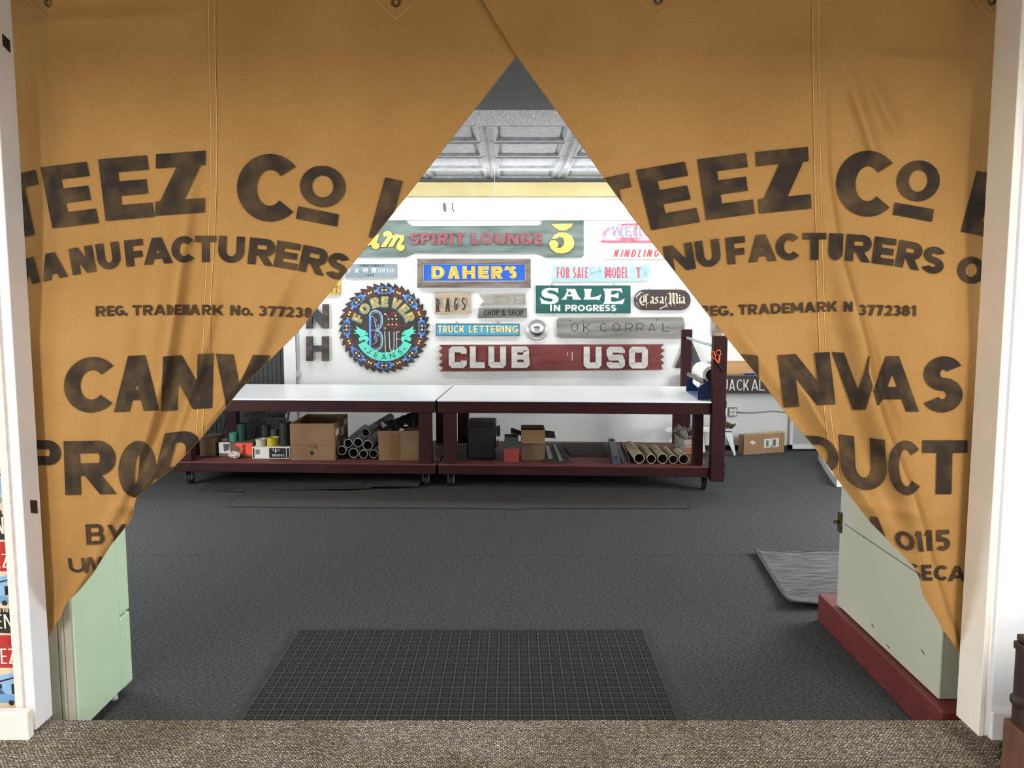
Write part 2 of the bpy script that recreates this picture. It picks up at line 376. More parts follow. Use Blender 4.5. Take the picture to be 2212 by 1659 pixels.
# ================================================================ the setting
YW = 8.76; ZC = 2.85; ZN = 0.15; YS = 2.74
wall_m = M('white_wall', (232, 233, 230), (224, 225, 222), rough=.7, scale=2.5, bump=.08, bscale=40)
trim_m = M('white_gloss_trim', (232, 230, 228), (224, 221, 218), rough=.35, scale=5)
carpet_m = M('charcoal_carpet', (48, 49, 50), (80, 81, 82), rough=.95, scale=150, stretch=(.45, 1, 1), lo=.36, hi=.66, detail=3, bump=.35, bscale=220, spec=.1)
fl = sempty('floor', (0, 5.7, -.06), 'charcoal carpet of the workshop floor')
box('floor_slab', (-4, YS, -.06), (4, YW, -.012), M('concrete', (90, 90, 88)), fl)
for y0, y1 in ((YS, 5.082), (5.086, YW)):
    MB().box((-4, y0, -.012), (4, y1, 0)).build('carpet_strip', carpet_m, fl)
fn = struct(box('floor_front', (-4.6, -3.1, 0), (4.6, YS, ZN), woven_carpet('tweed_carpet')), 'grey brown tweed loop carpet, one step up')
# shop walls
wb = sempty('wall_back', (0, YW, 0), 'white back wall hung with hand painted signs')
box('plaster', (-2.41, YW, 0), (4, YW + .1, ZC), wall_m, wb)
bb_m = M('dark_green_grey_paint', (50, 56, 54), (62, 67, 64), rough=.6, scale=3)
d1 = sempty('door_1', (-3.2, YW, 0), 'dark grey green beadboard door beside the white post')
for k in range(34):
    x1 = -2.41 - k * .047
    MB().box((x1 - .0445, YW + .012, 0), (x1, YW + .06, 2.2)).build('board', bb_m, d1, bevel=.004)
box('door_backing', (-4, YW + .05, 0), (-2.41, YW + .1, ZC), bb_m, d1)
struct(box('trim_1', (-2.41, YW - .03, 0), (-2.285, YW, ZC), trim_m), 'white corner post beside the dark beadboard')
pipe = MB().tube([(-2.268, YW - .014, .3), (-2.262, YW - .014, 2.35)], .011, 8).box((-2.285, YW - .035, .79), (-2.245, YW, .85)).build('wall_conduit', M('conduit_grey', (170, 172, 170), rough=.4))
tag(pipe, 'thin upright grey conduit beside the white corner post', 'conduit')
struct(box('wall_left', (-4.1, 2.775, 0), (-4, YW, ZC), wall_m)); struct(box('wall_right', (4, 2.775, 0), (4.1, YW, ZC), wall_m))
struct(box('trim_2', (-2.41, YW - .16, 2.655), (4, YW, 2.79), M('cream_beam', (184, 170, 122), (194, 182, 136), rough=.6, scale=3)), 'cream boxed beam along the top of the back wall')
struct(box('baseboard_back', (-2.2, YW - .012, 0), (4, YW, .05), M('black_rubber', (26, 26, 27), rough=.5)), 'low black strip along the foot of the back wall')
# pressed tin ceiling
tin_m = M('silver_tin_paint', (116, 119, 122), (142, 145, 148), rough=.55, scale=14, lo=.3, hi=.7, bump=.15, bscale=55, metal=0, spec=.35)
ce = sempty('ceiling', (0, 7, ZC), 'pressed tin ceiling painted silver grey')
box('ceiling_deck', (-4, 4.0, ZC + .03), (4, YW, ZC + .1), tin_m, ce)
T = .68
def tile_mesh():
    m = MB(); cx = cy = 0
    # rib, ogee moulding, raised field: square rings (inset, height)
    prof = [(0, 0), (.052, 0), (.060, -.012), (.072, -.012), (.084, .012), (.098, .022), (.112, .010), (.128, .006)]
    rings = []
    for ins, h in prof:
        a = T / 2 - ins; rings.append([(-a, -a, h), (a, -a, h), (a, a, h), (-a, a, h)])
    vs = [q for r in rings for q in r]; fs = []
    for i in range(len(rings) - 1):
        for k in range(4): fs.append((i * 4 + k, i * 4 + (k + 1) % 4, i * 4 + 4 + (k + 1) % 4, i * 4 + 4 + k))
    fs.append(tuple(range((len(rings) - 1) * 4, len(rings) * 4)))
    m.add(vs, fs)
    for k in range(-9, 10): m.box((-T / 2 - .012, k * .036 - .008, -.010), (-T / 2 + .012, k * .036 + .008, 0.0))   # beads on the rib
    m.box((-T / 2 - .022, -T / 2, -.004), (-T / 2 + .022, T / 2, .002)); m.box((-T / 2, -T / 2 - .012, -.003), (T / 2, -T / 2 + .012, .002))
    return m
t0 = None
for j in range(4):
    for i in range(-5, 6):
        cx = -.2 + T * (i + .5); cy = YW - T * (j + .5)
        if t0 is None:
            tm = tile_mesh(); tm.v = [(x + 0, y + 7, z + ZC) for x, y, z in tm.v]
            t0 = tm.build('tin_tile', tin_m, ce); o = t0
        else:
            o = t0.copy(); COL.objects.link(o)
        o.location = (cx, cy - 7, 0)
rough_m = M('pitted_silver', (58, 60, 62), (142, 144, 146), rough=.45, scale=60, detail=4, lo=.4, hi=.6, bump=.9, bscale=110, metal=.3)
box('tin_border', (-4, 5.2, ZC - .02), (4, YW - 4 * T, ZC + .01), rough_m, ce)
dk = M('dark_grey_soffit', (70, 70, 66), (64, 64, 61), rough=.75, scale=3)
struct(box('ceiling_front', (-4, 2.775, 2.65), (4, 4.49, 3.0), dk), 'flat dark grey lowered ceiling before the tin tiles')
struct(box('trim_3', (-4, 4.53, 2.75), (4, 5.19, 3.0), M('dark_beam', (50, 49, 47), (62, 60, 58), rough=.7, scale=8, stretch=(.2, 2, 1), bump=.3)), 'dark timber beam across the ceiling')
struct(box('shadow_strip', (-4, 4.49, 2.70), (4, 4.53, 2.99), M('shadow_gap', (14, 14, 14), rough=.9)), 'black strip standing for the shadow line before the ceiling beam')  # black strip paints the shadow between soffit and beam
# the wall with the wide doorway
LX, RX = -1.61, 1.557
wf = sempty('wall_front', (0, 2.7, 0), 'white wall with the wide curtained doorway')
box('wall_panel', (-4.7, 2.69, 0), (LX - .055, 2.775, 3.0), wall_m, wf)
box('wall_panel', (RX + .1502, 2.645, 0), (4.7, 2.775, 3.0), M('slate_blue_wall', (58, 64, 74), rough=.7), wf)
box('wall_header', (LX - .055, 2.69, 2.63), (RX + .16, 2.775, 3.0), wall_m, wf)
struct(MB().box((LX - .055, 2.672, ZN), (LX, 2.775, 2.63)).build('trim_4', M('jamb_grey_white', (226, 225, 229), (232, 231, 236), rough=.4, scale=4), bevel=.004), 'left door jamb painted pale grey')
struct(MB().box((LX - .055, 2.655, ZN), (LX - .03, 2.672, 2.63)).build('trim_5', M('raw_white_edge', (235, 226, 218), (220, 210, 205), rough=.6, scale=30)), 'narrow chipped white edge strip of the left jamb')
struct(MB().box((RX, 2.632, ZN), (RX + .016, 2.775, 2.63)).build('trim_6', M('jamb_cream', (236, 228, 216), (240, 232, 221), rough=.45, scale=3), bevel=.003), 'right door jamb board')
struct(MB().box((RX + .016, 2.638, ZN), (RX + .028, 2.775, 2.63)).build('trim_7', trim_m), 'recessed joint of the right casing')
struct(MB().box((RX + .028, 2.622, ZN), (RX + .150, 2.775, 2.63)).build('trim_8', M('casing_white', (236, 238, 242), (230, 232, 236), rough=.4, scale=3), bevel=.004), 'wide white casing right of the doorway')
struct(MB().box((RX + .026, 2.604, ZN), (RX + .150, 2.622, ZN + .098)).build('baseboard_right', M('base_white', (226, 222, 224), (214, 208, 210), rough=.45, scale=14), bevel=.005), 'white base block under the right casing')
struct(MB().box((-2.4, 2.606, ZN), (LX + .012, 2.640, ZN + .098)).build('baseboard_left', M('base_cream', (238, 232, 228), (231, 224, 220), rough=.4, scale=5), bevel=.004), 'white baseboard left of the doorway')
for py0, py1 in ((76, 110), (1078, 1113)):
    t = MB()
    z0, z1 = P(20 + .054 * py0, py1, 2.73)[2], P(20 + .054 * py0, py0, 2.73)[2]
    t.hexa([(LX, 2.714, z0 + .012), (LX + .002, 2.714, z0 + .012), (LX + .002, 2.752, z0), (LX, 2.752, z0), (LX, 2.714, z1), (LX + .002, 2.714, z1), (LX + .002, 2.752, z1 - .01), (LX, 2.752, z1 - .01)])
    tag(t.build('tape_patch', M('black_tape', (22, 20, 20), (44, 40, 38), rough=.4, scale=40)), 'black patch near the top of the left jamb' if py0 < 200 else 'black patch low on the left jamb beside the curtain', 'tape')
# front room shell (behind and beside the camera)
struct(box('shading_bulkhead', (-4.6, 1.5, 2.54), (4.6, 1.72, 2.95), wall_m), 'added unseen bulkhead that shades the top of the curtains')  # added out of view to keep lamp light off the curtain tops
struct(box('wall_room_left', (-4.7, -3.1, ZN), (-4.6, 2.69, 3.0), wall_m)); struct(box('wall_room_right', (4.6, -3.1, ZN), (4.7, 2.645, 3.0), wall_m))
struct(box('ceiling_room', (-4.7, -3.1, 2.95), (4.7, 2.69, 3.05), wall_m)); struct(box('wall_room_back', (-4.7, -3.2, 0), (4.7, -3.1, 3.0), wall_m))
fr_m = M('window_frame_white', (228, 228, 226), rough=.5)
def window(nm, c, ax, w, h, label):      # frame of a window on a wall; its daylight is the area lamp set at the top
    x, y, z = c
    q = sempty(nm, c, label)
    for a0, a1, z0, z1, pn in ((-w / 2 - .06, w / 2 + .06, -h / 2 - .06, -h / 2, 'sill'), (-w / 2 - .06, w / 2 + .06, h / 2, h / 2 + .06, 'head'), (-w / 2 - .06, -w / 2, -h / 2, h / 2, 'stile'), (w / 2, w / 2 + .06, -h / 2, h / 2, 'stile')):
        if ax == 'x': box(pn, (x + a0, y - .04, z + z0), (x + a1, y + .04, z + z1), fr_m, q)
        else: box(pn, (x - .04, y + a0, z + z0), (x + .04, y + a1, z + z1), fr_m, q)
window('window_1', (-2.9, -3.06, 1.45), 'x', 2.7, 1.6, 'shop front window behind the viewer, on the left'); window('window_2', (2.7, -3.06, 1.45), 'x', 2.7, 1.6, 'shop front window behind the viewer, on the right')
window('added_window_right', (3.96, 5.2, 1.35), 'y', 2.1, 1.4, 'added window frame around the fill light on the right workshop wall'); window('added_window_left', (-3.96, 5.2, 1.35), 'y', 2.1, 1.4, 'added window frame around the fill light on the left workshop wall')  # these two frames only dress the added side lights
# ================================================================ canvas curtains
canvas_m = None
def canvas():
    m = bpy.data.materials.new('ochre_canvas'); m.use_nodes = True; nt = m.node_tree; b = nt.nodes['Principled BSDF']
    b.inputs['Roughness'].default_value = .85; b.inputs['Specular IOR Level'].default_value = .15
    tc = nt.nodes.new('ShaderNodeTexCoord')
    n = nt.nodes.new('ShaderNodeTexNoise'); n.inputs['Scale'].default_value = 2.2; n.inputs['Detail'].default_value = 5
    nt.links.new(tc.outputs['Object'], n.inputs['Vector'])
    r = nt.nodes.new('ShaderNodeValToRGB'); r.color_ramp.elements[0].position = .3; r.color_ramp.elements[1].position = .7
    r.color_ramp.elements[0].color = rgb((166, 125, 72)); r.color_ramp.elements[1].color = rgb((182, 140, 84))
    nt.links.new(n.outputs['Fac'], r.inputs['Fac'])
    w = nt.nodes.new('ShaderNodeTexNoise'); w.inputs['Scale'].default_value = 420; w.inputs['Detail'].default_value = 2
    nt.links.new(tc.outputs['Object'], w.inputs['Vector'])
    r2 = nt.nodes.new('ShaderNodeValToRGB'); r2.color_ramp.elements[0].position = .3; r2.color_ramp.elements[1].position = .7
    r2.color_ramp.elements[0].color = rgb((226, 224, 220)); r2.color_ramp.elements[1].color = rgb((255, 255, 255))
    nt.links.new(w.outputs['Fac'], r2.inputs['Fac'])
    mx = nt.nodes.new('ShaderNodeMixRGB'); mx.blend_type = 'MULTIPLY'; mx.inputs[0].default_value = 1
    nt.links.new(r.outputs[0], mx.inputs[1]); nt.links.new(r2.outputs[0], mx.inputs[2])
    nt.links.new(mx.outputs[0], b.inputs['Base Color'])
    bp = nt.nodes.new('ShaderNodeBump'); bp.inputs['Strength'].default_value = .25; bp.inputs['Distance'].default_value = .001
    nt.links.new(w.outputs['Fac'], bp.inputs['Height']); nt.links.new(bp.outputs[0], b.inputs['Normal'])
    return m
canvas_m = canvas()
ink_m = M('worn_black_stencil_ink', (42, 33, 24), (96, 74, 46), rough=.85, scale=11, lo=.42, hi=.80, detail=5)
ink2_m = M('brown_stencil_ink', (52, 38, 26), (78, 58, 36), rough=.85, scale=16, lo=.4, hi=.7, detail=4)
stitch_m = M('pale_thread', (208, 168, 108), (186, 146, 88), rough=.8, scale=200)
EL = np.array([(-90, 1232), (0, 1190), (120, 1116), (440, 866), (590, 746), (720, 641), (840, 521), (940, 441), (1015, 371), (1045, 330), (1072, 297), (1090, 291), (1118, 286), (1135, 275), (1180, 238), (1235, 204), (1275, 172), (1300, 147), (1312, 138), (1330, 133), (1345, 123), (1376, 104)], float)
ER = np.array([(-90, 962), (0, 1042), (118, 1114), (250, 1210), (385, 1305), (455, 1355), (590, 1460), (680, 1530), (830, 1650), (900, 1703), (970, 1762), (1040, 1812), (1130, 1881), (1190, 1941), (1225, 1974), (1250, 1986), (1285, 1993), (1320, 2014), (1360, 2037), (1400, 2066), (1424, 2081)], float)
def edgeL(py): return np.interp(py, EL[:, 0], EL[:, 1])
def edgeR(py): return np.interp(py, ER[:, 0], ER[:, 1])
def ridge(px, py, pts, amp, sl, sr, fade0=1, fade1=1):
    pts = np.array(pts, float); best = np.full(px.shape, 1e9); sg = np.zeros(px.shape); tt = np.zeros(px.shape); n = len(pts) - 1
    for i in range(n):
        a, b = pts[i], pts[i + 1]; d = b - a; L2 = d @ d
        t = np.clip(((px - a[0]) * d[0] + (py - a[1]) * d[1]) / L2, 0, 1)
        ex = px - a[0] - d[0] * t; ey = py - a[1] - d[1] * t; dist = np.hypot(ex, ey)
        s = np.sign(d[0] * ey - d[1] * ex)          # downward line: negative = image right
        k = dist < best; best = np.where(k, dist, best); sg = np.where(k, s, sg); tt = np.where(k, (i + t) / n, tt)
    sig = np.where(sg < 0, sr, sl); e = np.exp(-(best / sig) ** 2)
    f = np.ones(px.shape)
    if fade0: f *= np.clip(tt / .35, 0, 1) ** 1.3
    if fade1: f *= np.clip((1 - tt) / .2, 0, 1)
    return amp * f * e
FL = [([(436, 190), (420, 330), (400, 470), (378, 640), (352, 800), (318, 930), (280, 1040), (228, 1150), (170, 1262), (110, 1372)], .030, 40, 26, 1, 0),
      ([(350, 300), (340, 450), (318, 620), (300, 790), (270, 950), (226, 1090), (170, 1220), (108, 1366)], .012, 30, 30, 1, 0),
      ([(470, 520), (462, 640), (430, 800), (380, 930), (330, 1020), (290, 1095)], .016, 22, 18, 1, 0),
      ([(690, 420), (640, 560), (580, 680), (522, 790), (470, 880), (400, 960), (330, 1040)], .020, 46, 34, 1, 0),
      ([(600, 690), (540, 790), (492, 860), (440, 930)], .010, 14, 18, 1, 1),
      ([(250, 620), (240, 800), (220, 960), (180, 1120), (140, 1280)], .012, 40, 34, 1, 0),
      ([(300, 1080), (262, 1140), (215, 1210), (150, 1300)], .012, 16, 14, 1, 1),
      ([(20, 62), (120, 44), (260, 40), (420, 34)], .008, 26, 20, 0, 1),
      ([(160, 60), (126, 400), (112, 800), (110, 1200)], .016, 70, 60, 1, 0)]
FR = [([(1800, 110), (1782, 220), (1788, 380), (1812, 540), (1842, 640), (1870, 740), (1888, 840), (1912, 920), (1938, 985), (1975, 1075), (2002, 1165), (2022, 1250), (2046, 1330), (2080, 1420)], .042, 60, 9, 1, 0),
      ([(1836, 130), (1850, 210), (1880, 300), (1900, 360)], .014, 20, 18, 1, 1),
      ([(1880, 160), (1910, 230), (1945, 300)], .010, 20, 18, 1, 1),
      ([(1770, 420), (1768, 560), (1772, 720), (1790, 860), (1840, 1000), (1900, 1110), (1960, 1200)], .010, 26, 26, 1, 1),
      ([(1640, 690), (1690, 770), (1740, 860), (1790, 950), (1850, 1050), (1920, 1160)], .018, 30, 24, 1, 1),
      ([(1720, 800), (1760, 880), (1800, 950)], .010, 14, 12, 1, 1),
      ([(1560, 660), (1640, 770), (1716, 880)], .012, 26, 22, 1, 1),
      ([(1850, 590), (1890, 720), (1930, 850), (1975, 960)], .008, 20, 30, 1, 1),
      ([(2110, 200), (2092, 600), (2080, 900), (2072, 1200), (2078, 1400)], .014, 46, 40, 0, 0),
      ([(1850, 112), (1960, 128), (2130, 132)], .006, 30, 16, 1, 0)]
CREASE = [([(430, 302), (560, 308), (700, 318), (900, 322)], -.0018), ([(60, 1082), (180, 1080), (300, 1078)], -.0022), ([(1620, 692), (1720, 690), (1790, 690)], -.002), ([(1930, 690), (2010, 692), (2110, 690)], -.0022),
          ([(1640, 722), (1760, 728), (1980, 734)], -.0015), ([(1860, 1092), (1940, 1104), (2010, 1118), (2080, 1100)], .006), ([(1660, 136), (1800, 140), (2100, 136)], -.0015), ([(100, 130), (240, 128), (430, 132)], -.001)]
def dispC(side, px, py):
    px = np.asarray(px, float); py = np.asarray(py, float); d = np.zeros(px.shape)
    for r in (FL if side == 'L' else FR): d = d + 2.0 * ridge(px, py, r[0], r[1], r[2] * .8, r[3] * .8, *r[4:])
    for pts, a in CREASE: d = d + ridge(px, py, pts, a, 5 if a < 0 else 12, 5 if a < 0 else 12, 0, 0)
    d = d + .004 * np.sin(px * .011 + py * .006 + (0 if side == 'L' else 2)) + .003 * np.sin(px * .019 - py * .009)
    edge = (px - (27 + .0545 * py)) if side == 'L' else ((2155 - .0545 * py) - px)      # lies flat where the jamb holds it back
    return d * np.clip(.12 + .88 * edge / 110, .12, 1) - .10 * np.exp(-(np.clip(edge, 0, None) / 75) ** 2) * np.clip((740 - py) / 300, 0, 1)
YCL, YCR = 2.832, 2.815
def cloth(side, px, py, off=0.0): return at(px, py, (YCL if side == 'L' else YCR) - dispC(side, px, py) - off)
def clampL(R):
    R = R.copy(); R[..., 0] = np.minimum(R[..., 0], edgeL(R[..., 1]) - 1.2); return R
def clampR(R):
    R = R.copy(); R[..., 0] = np.maximum(R[..., 0], edgeR(R[..., 1]) + 1.2); return R
def curtain(side, name, label):
    rows = np.concatenate([np.arange(-80, 1374, 7.0), [1376.0]]) if side == 'L' else np.concatenate([np.arange(-80, 1422, 7.0), [1424.0]])
    NU = 250; V = []; 
    for y in rows:
        if side == 'L': xa = 27 + .0545 * y - 26; xb = edgeL(y); xa = min(xa, xb - 6)
        else: xb = 2155 - .0545 * y + 22; xa = edgeR(y); xb = max(xb, xa + 6)
        V.append(cloth(side, np.linspace(xa, xb, NU), np.full(NU, y)))
    V = np.array(V); nr = len(rows); fs = []
    for j in range(nr - 1):
        for i in range(NU - 1): fs.append((j * NU + i, (j + 1) * NU + i, (j + 1) * NU + i + 1, j * NU + i + 1))
    top = V[0].mean(0)
    root = thing(name, label, 'curtain', (float(V[..., 0].mean()), YCL, .5))
    m = MB(); m.v = [tuple(map(float, q)) for q in V.reshape(-1, 3)]; m.f = fs
    o = m.build('canvas_panel', canvas_m, root, smooth=True)
    so = o.modifiers.new('thickness', 'SOLIDIFY'); so.thickness = .0025; so.offset = -1
    return root
cl = curtain('L', 'canvas_curtain', 'left ochre canvas curtain with black stencilled lettering, drawn back to the left jamb')
cr = curtain('R', 'canvas_curtain', 'right ochre canvas curtain with black stencilled lettering, lapping over the left one')
def print_on(side, root, strips, mat, off=.0056, name='lettering'):
    for L_ in strips:
        m = MB(); lay(m, L_, lambda x, y: cloth(side, x, y, off), 1, clampL if side == 'L' else clampR, 5.0)
        if m.f: m.build('letter', mat, root, smooth=True)
def boxes(lst, w): return [glyph_box(q[0], q[1], q[2], q[3], q[4] if len(q) > 4 else w) for q in lst]
def q4(a, b, c, d, n=10): return [[quad(a, b, d, c, n)]]
# left curtain
S = boxes([('T', (-22, 389), (76, 367), (6, 522)), ('E', (87, 361), (187, 349), (113, 493)), ('E', (212, 344), (317, 335), (228, 477)), ('Z', (337, 333), (444, 325), (335, 466)),
           ('C', (516, 328), (648, 336), (508, 474)), ('O', (652, 353), (750, 363), (644, 442)), ('L', (832, 383), (915, 400), (796, 512))], .29)
S += q4((644, 445), (732, 463), (728, 489), (639, 472))
print_on('L', cl, S, ink_m)
bl = lambda x: 566 + np.where(x < 450, 3.3e-4, 4.9e-4) * (x - 450) ** 2
let = [('M', 20, 87), ('A', 92, 147), ('N', 157, 208), ('U', 213, 263), ('F', 273, 313), ('A', 311, 373), ('C', 371, 423), ('T', 422, 467), ('U', 470, 526), ('R', 534, 590), ('E', 590, 641), ('R', 643, 700), ('S', 698, 746)]
S = []
for c, a, b in let: S += text_line(c, a, b, lambda x: float(bl(x)), 57, .30, split=True)
print_on('L', cl, S, ink_m)
bl2 = lambda x: 680 + 9e-5 * (x - 400) ** 2
S = []
for c, a, b in [('R', 207, 228), ('E', 231, 247), ('G', 248, 268), ('.', 269, 274), ('T', 286, 306), ('R', 309, 330), ('A', 332, 358), ('D', 360, 375), ('E', 378, 393), ('M', 395, 409), ('A', 409, 432), ('R', 436, 456), ('K', 459, 483),
                ('N', 497, 518), ('O', 521, 539), ('.', 540, 545), ('3', 558, 576), ('7', 578, 597), ('7', 599, 617), ('2', 617, 634), ('3', 637, 654), ('8', 657, 673)]:
    S += text_line(c, a, b, lambda x: float(bl2(x)), 22 if c != 'O' or a < 500 else 17, .27, split=True)
print_on('L', cl, S, ink2_m)
S = boxes([('C', (140, 772), (252, 770), (136, 892)), ('A', (246, 770), (344, 766), (246, 890), .26), ('N', (352, 770), (461, 763), (349, 888)), ('V', (466, 764), (584, 768), (452, 884))], .29)
print_on('L', cl, S, ink_m)
S = boxes([('P', (52, 951), (130, 951), (56, 1033)), ('R', (137, 953), (248, 951), (141, 1069)), ('O', (262, 948), (342, 956), (250, 1070)), ('D', (356, 936), (444, 926), (330, 1036))], .29)
print_on('L', cl, S, ink_m)
S = boxes([('B', (184, 1133), (224, 1131), (187, 1177)), ('Y', (232, 1134), (274, 1132), (228, 1178))], .22) + boxes([('U', (146, 1206), (182, 1205), (150, 1237)), ('N', (188, 1204), (222, 1203), (182, 1238))], .24)
print_on('L', cl, S, ink2_m)
# right curtain
S = boxes([('T', (1268, 392), (1358, 373), (1293, 524)), ('E', (1374, 367), (1479, 349), (1407, 497)), ('E', (1506, 344), (1611, 330), (1526, 475)), ('Z', (1632, 328), (1745, 317), (1640, 461)),
           ('C', (1812, 320), (1938, 330), (1802, 462)), ('O', (1944, 342), (2036, 351), (1932, 430)), ('L', (2111, 369), (2190, 385), (2076, 500))], .29)
S += q4((1933, 437), (2018, 452), (2014, 479), (1929, 463))
print_on('R', cr, S, ink_m)
br = lambda x: 561 + np.where(x < 1760, 2.9e-4, 4.6e-4) * (x - 1760) ** 2
S = []
for c, a, b in [('N', 1441, 1504), ('U', 1507, 1560), ('F', 1572, 1614), ('A', 1617, 1678), ('C', 1677, 1730), ('T', 1734, 1785), ('U', 1789, 1820), ('R', 1825, 1880), ('E', 1883, 1930), ('R', 1933, 1986), ('S', 1986, 2035), ('O', 2060, 2121)]:
    S += text_line(c, a, b, lambda x: float(br(x)), 58, .30, split=True)
print_on('R', cr, S, ink_m)
S = []
for c, a, b, y in [('R', 1510, 1531, 682), ('E', 1534, 1550, 682), ('G', 1551, 1574, 682), ('.', 1578, 1584, 682)] : S += text_line(c, a, b, y, 22, .27, split=True)
S += text_line('TRADEMARK', 1596, 1809, lambda x: 680 - .036 * (x - 1596), 22, .27, gap=.1, split=True) + text_line('N', 1822, 1842, 673, 22, .27, split=True) + text_line('3772381', 1855, 1979, lambda x: 681 + .012 * (x - 1855), 23, .27, gap=.08, split=True)
print_on('R', cr, S, ink2_m)
S = boxes([('A', (1575, 762), (1655, 770), (1562, 890)), ('N', (1680, 767), (1792, 760), (1693, 880)), ('S', (1996, 769), (2084, 770), (1990, 890))], .29)
S.append([quad((1797, 760), (1842, 885), (1823, 762), (1869, 885)), quad((1876, 769), (1846, 885), (1879, 769), (1869, 885)), quad((1872, 790), (1850, 850), (1886, 834), (1869, 885))])
S.append([quad((1914, 769), (1887, 843), (1931, 800), (1916, 838)), quad((1887, 843), (1897, 877), (1916, 836), (1908, 862)), quad((1914, 769), (1958, 889), (1942, 769), (1985, 889)), hbar(1897, 1952, 836, 862)])
print_on('R', cr, S, ink_m)
S = boxes([('D', (1690, 936), (1806, 946), (1700, 1014)), ('U', (1812, 938), (1911, 950), (1818, 1052)), ('C', (1917, 951), (1989, 952), (1920, 1069), .2), ('T', (1993, 951), (2090, 951), (1990, 1067)), ('S', (2096, 953), (2180, 955), (2092, 1066))], .29)
print_on('R', cr, S, ink_m)
S = boxes([('A', (1864, 1112), (1912, 1120), (1868, 1160)), ('O', (1930, 1145), (1971, 1150), (1938, 1186)), ('1', (1974, 1146), (1990, 1148), (1980, 1190)), ('1', (1996, 1145), (2013, 1145), (1998, 1190)), ('5', (2020, 1145), (2052, 1144), (2021, 1190))], .26)
S += boxes([('S', (1962, 1216), (1984, 1219), (1968, 1252)), ('E', (1989, 1220), (2012, 1220), (1992, 1254)), ('C', (2018, 1221), (2048, 1221), (2018, 1254)), ('A', (2048, 1222), (2087, 1223), (2048, 1255))], .26)
print_on('R', cr, S, ink2_m)
# stitched seams, corner patches, grommets
for side, root, pts in (('L', cl, [(458, -80), (458, 100), (462, 300), (458, 480), (449, 640), (444, 770), (434, 880), (430, 952)]), ('R', cr, [(1762, -80), (1763, 150), (1767, 400), (1771, 560), (1776, 720), (1782, 830), (1794, 940), (1803, 985), (1806, 1030)])):
    sp_ = spline(pts, 14); clf = clampL if side == 'L' else clampR
    m = MB(); lay(m, [mstroke(sp_, 16)], lambda x, y: cloth(side, x, y, .0022), 2, clf); m.build('seam', canvas_m, root, smooth=True)
    m = MB()
    for dx in (-6.5, 6.5):
        lay(m, [mstroke([(x + dx, y) for x, y in sp_], 1.8)], lambda x, y: cloth(side, x, y, .0040), 1, clf)
    m.build('stitching', stitch_m, root)
brass = M('tarnished_brass', (110, 96, 66), (70, 62, 46), rough=.35, scale=40, metal=.8)
for side, root, gx, gy in (('L', cl, 105, 6), ('L', cl, 855, 5), ('R', cr, 1422, 0), ('R', cr, 2142, 2)):
    c = cloth(side, [gx], [gy], .003)[0]
    MB().torus(c, (0, 1, 0), .0115, .0038, 20, 8).build('grommet', brass, root, smooth=True)
    m = MB(); lay(m, [mstroke([(gx - 60, gy - 20), (gx, gy + 36), (gx + 60, gy - 20)], 1.3)], lambda x, y: cloth(side, x, y, .002), 1, clampL if side == 'L' else clampR); m.build('stitching', stitch_m, root)
# ================================================================ signs on the back wall
def pf(t): return lambda x, y: at(x, y, YW - t)
def rel(mb, strips, t, dep):
    f = pf(t)
    def b(x, y):
        q = f(x, y).copy(); q[:, 1] += dep; return q
    return relief(mb, strips, f, b)
def board(name, outline, t, mat, parent=None, bevel=.0, t0=0.0, holes=()):
    fr = [P(x, y, YW - t) for x, y in outline]; bk = [(x, YW - t0, z) for x, y, z in fr]
    hs = []
    for h in holes:
        hf = [P(x, y, YW - t) for x, y in h]; hs.append((hf, [(x, YW - t0, z) for x, y, z in hf]))
    return MB().prism(fr, bk, hs).build(name, mat, parent, bevel)
def rect(x0, y0, x1, y1): return [(x0, y0), (x1, y0), (x1, y1), (x0, y1)]
def sign(name, label, cx, cy, cat='sign', group=None): return thing(name, label, cat, P(cx, cy, YW - .002), group)
def paint(root, strips, t, mat, name='lettering'):
    if isinstance(strips[0], list):
        for q in strips:
            m = MB(); lay(m, q, pf(t), 1); o = m.build('letter', mat, root)
        return o
    m = MB(); lay(m, strips, pf(t), 1); return m.build(name, mat, root, kind='stuff')
def poly_relief(root, name, outline, t, dep, mat, holes=()):
    fr = [P(x, y, YW - t) for x, y in outline]
    return MB().prism(fr, [(x, y + dep, z) for x, y, z in fr], [([P(x, y, YW - t) for x, y in h], [(q[0], q[1] + dep, q[2]) for q in (P(x, y, YW - t) for x, y in h)]) for h in holes]).build(name, mat, root)
def crop(pts, ox, oy, k): return [(ox + x / k, oy + y / k) for x, y in pts]
W4 = (1, 6, 14)
slate_wood = M('weathered_slate_green_wood', (72, 84, 80), (104, 118, 114), rough=.75, scale=5, stretch=(.5, 1, 2.6), bump=.2, bscale=30, bstretch=(.3, 1, 4))
gold = M('aged_gold_paint', (200, 160, 66), (222, 188, 94), rough=.5, scale=14)
rose = M('faded_rose_paint', (108, 56, 64), (128, 74, 82), rough=.65, scale=20)
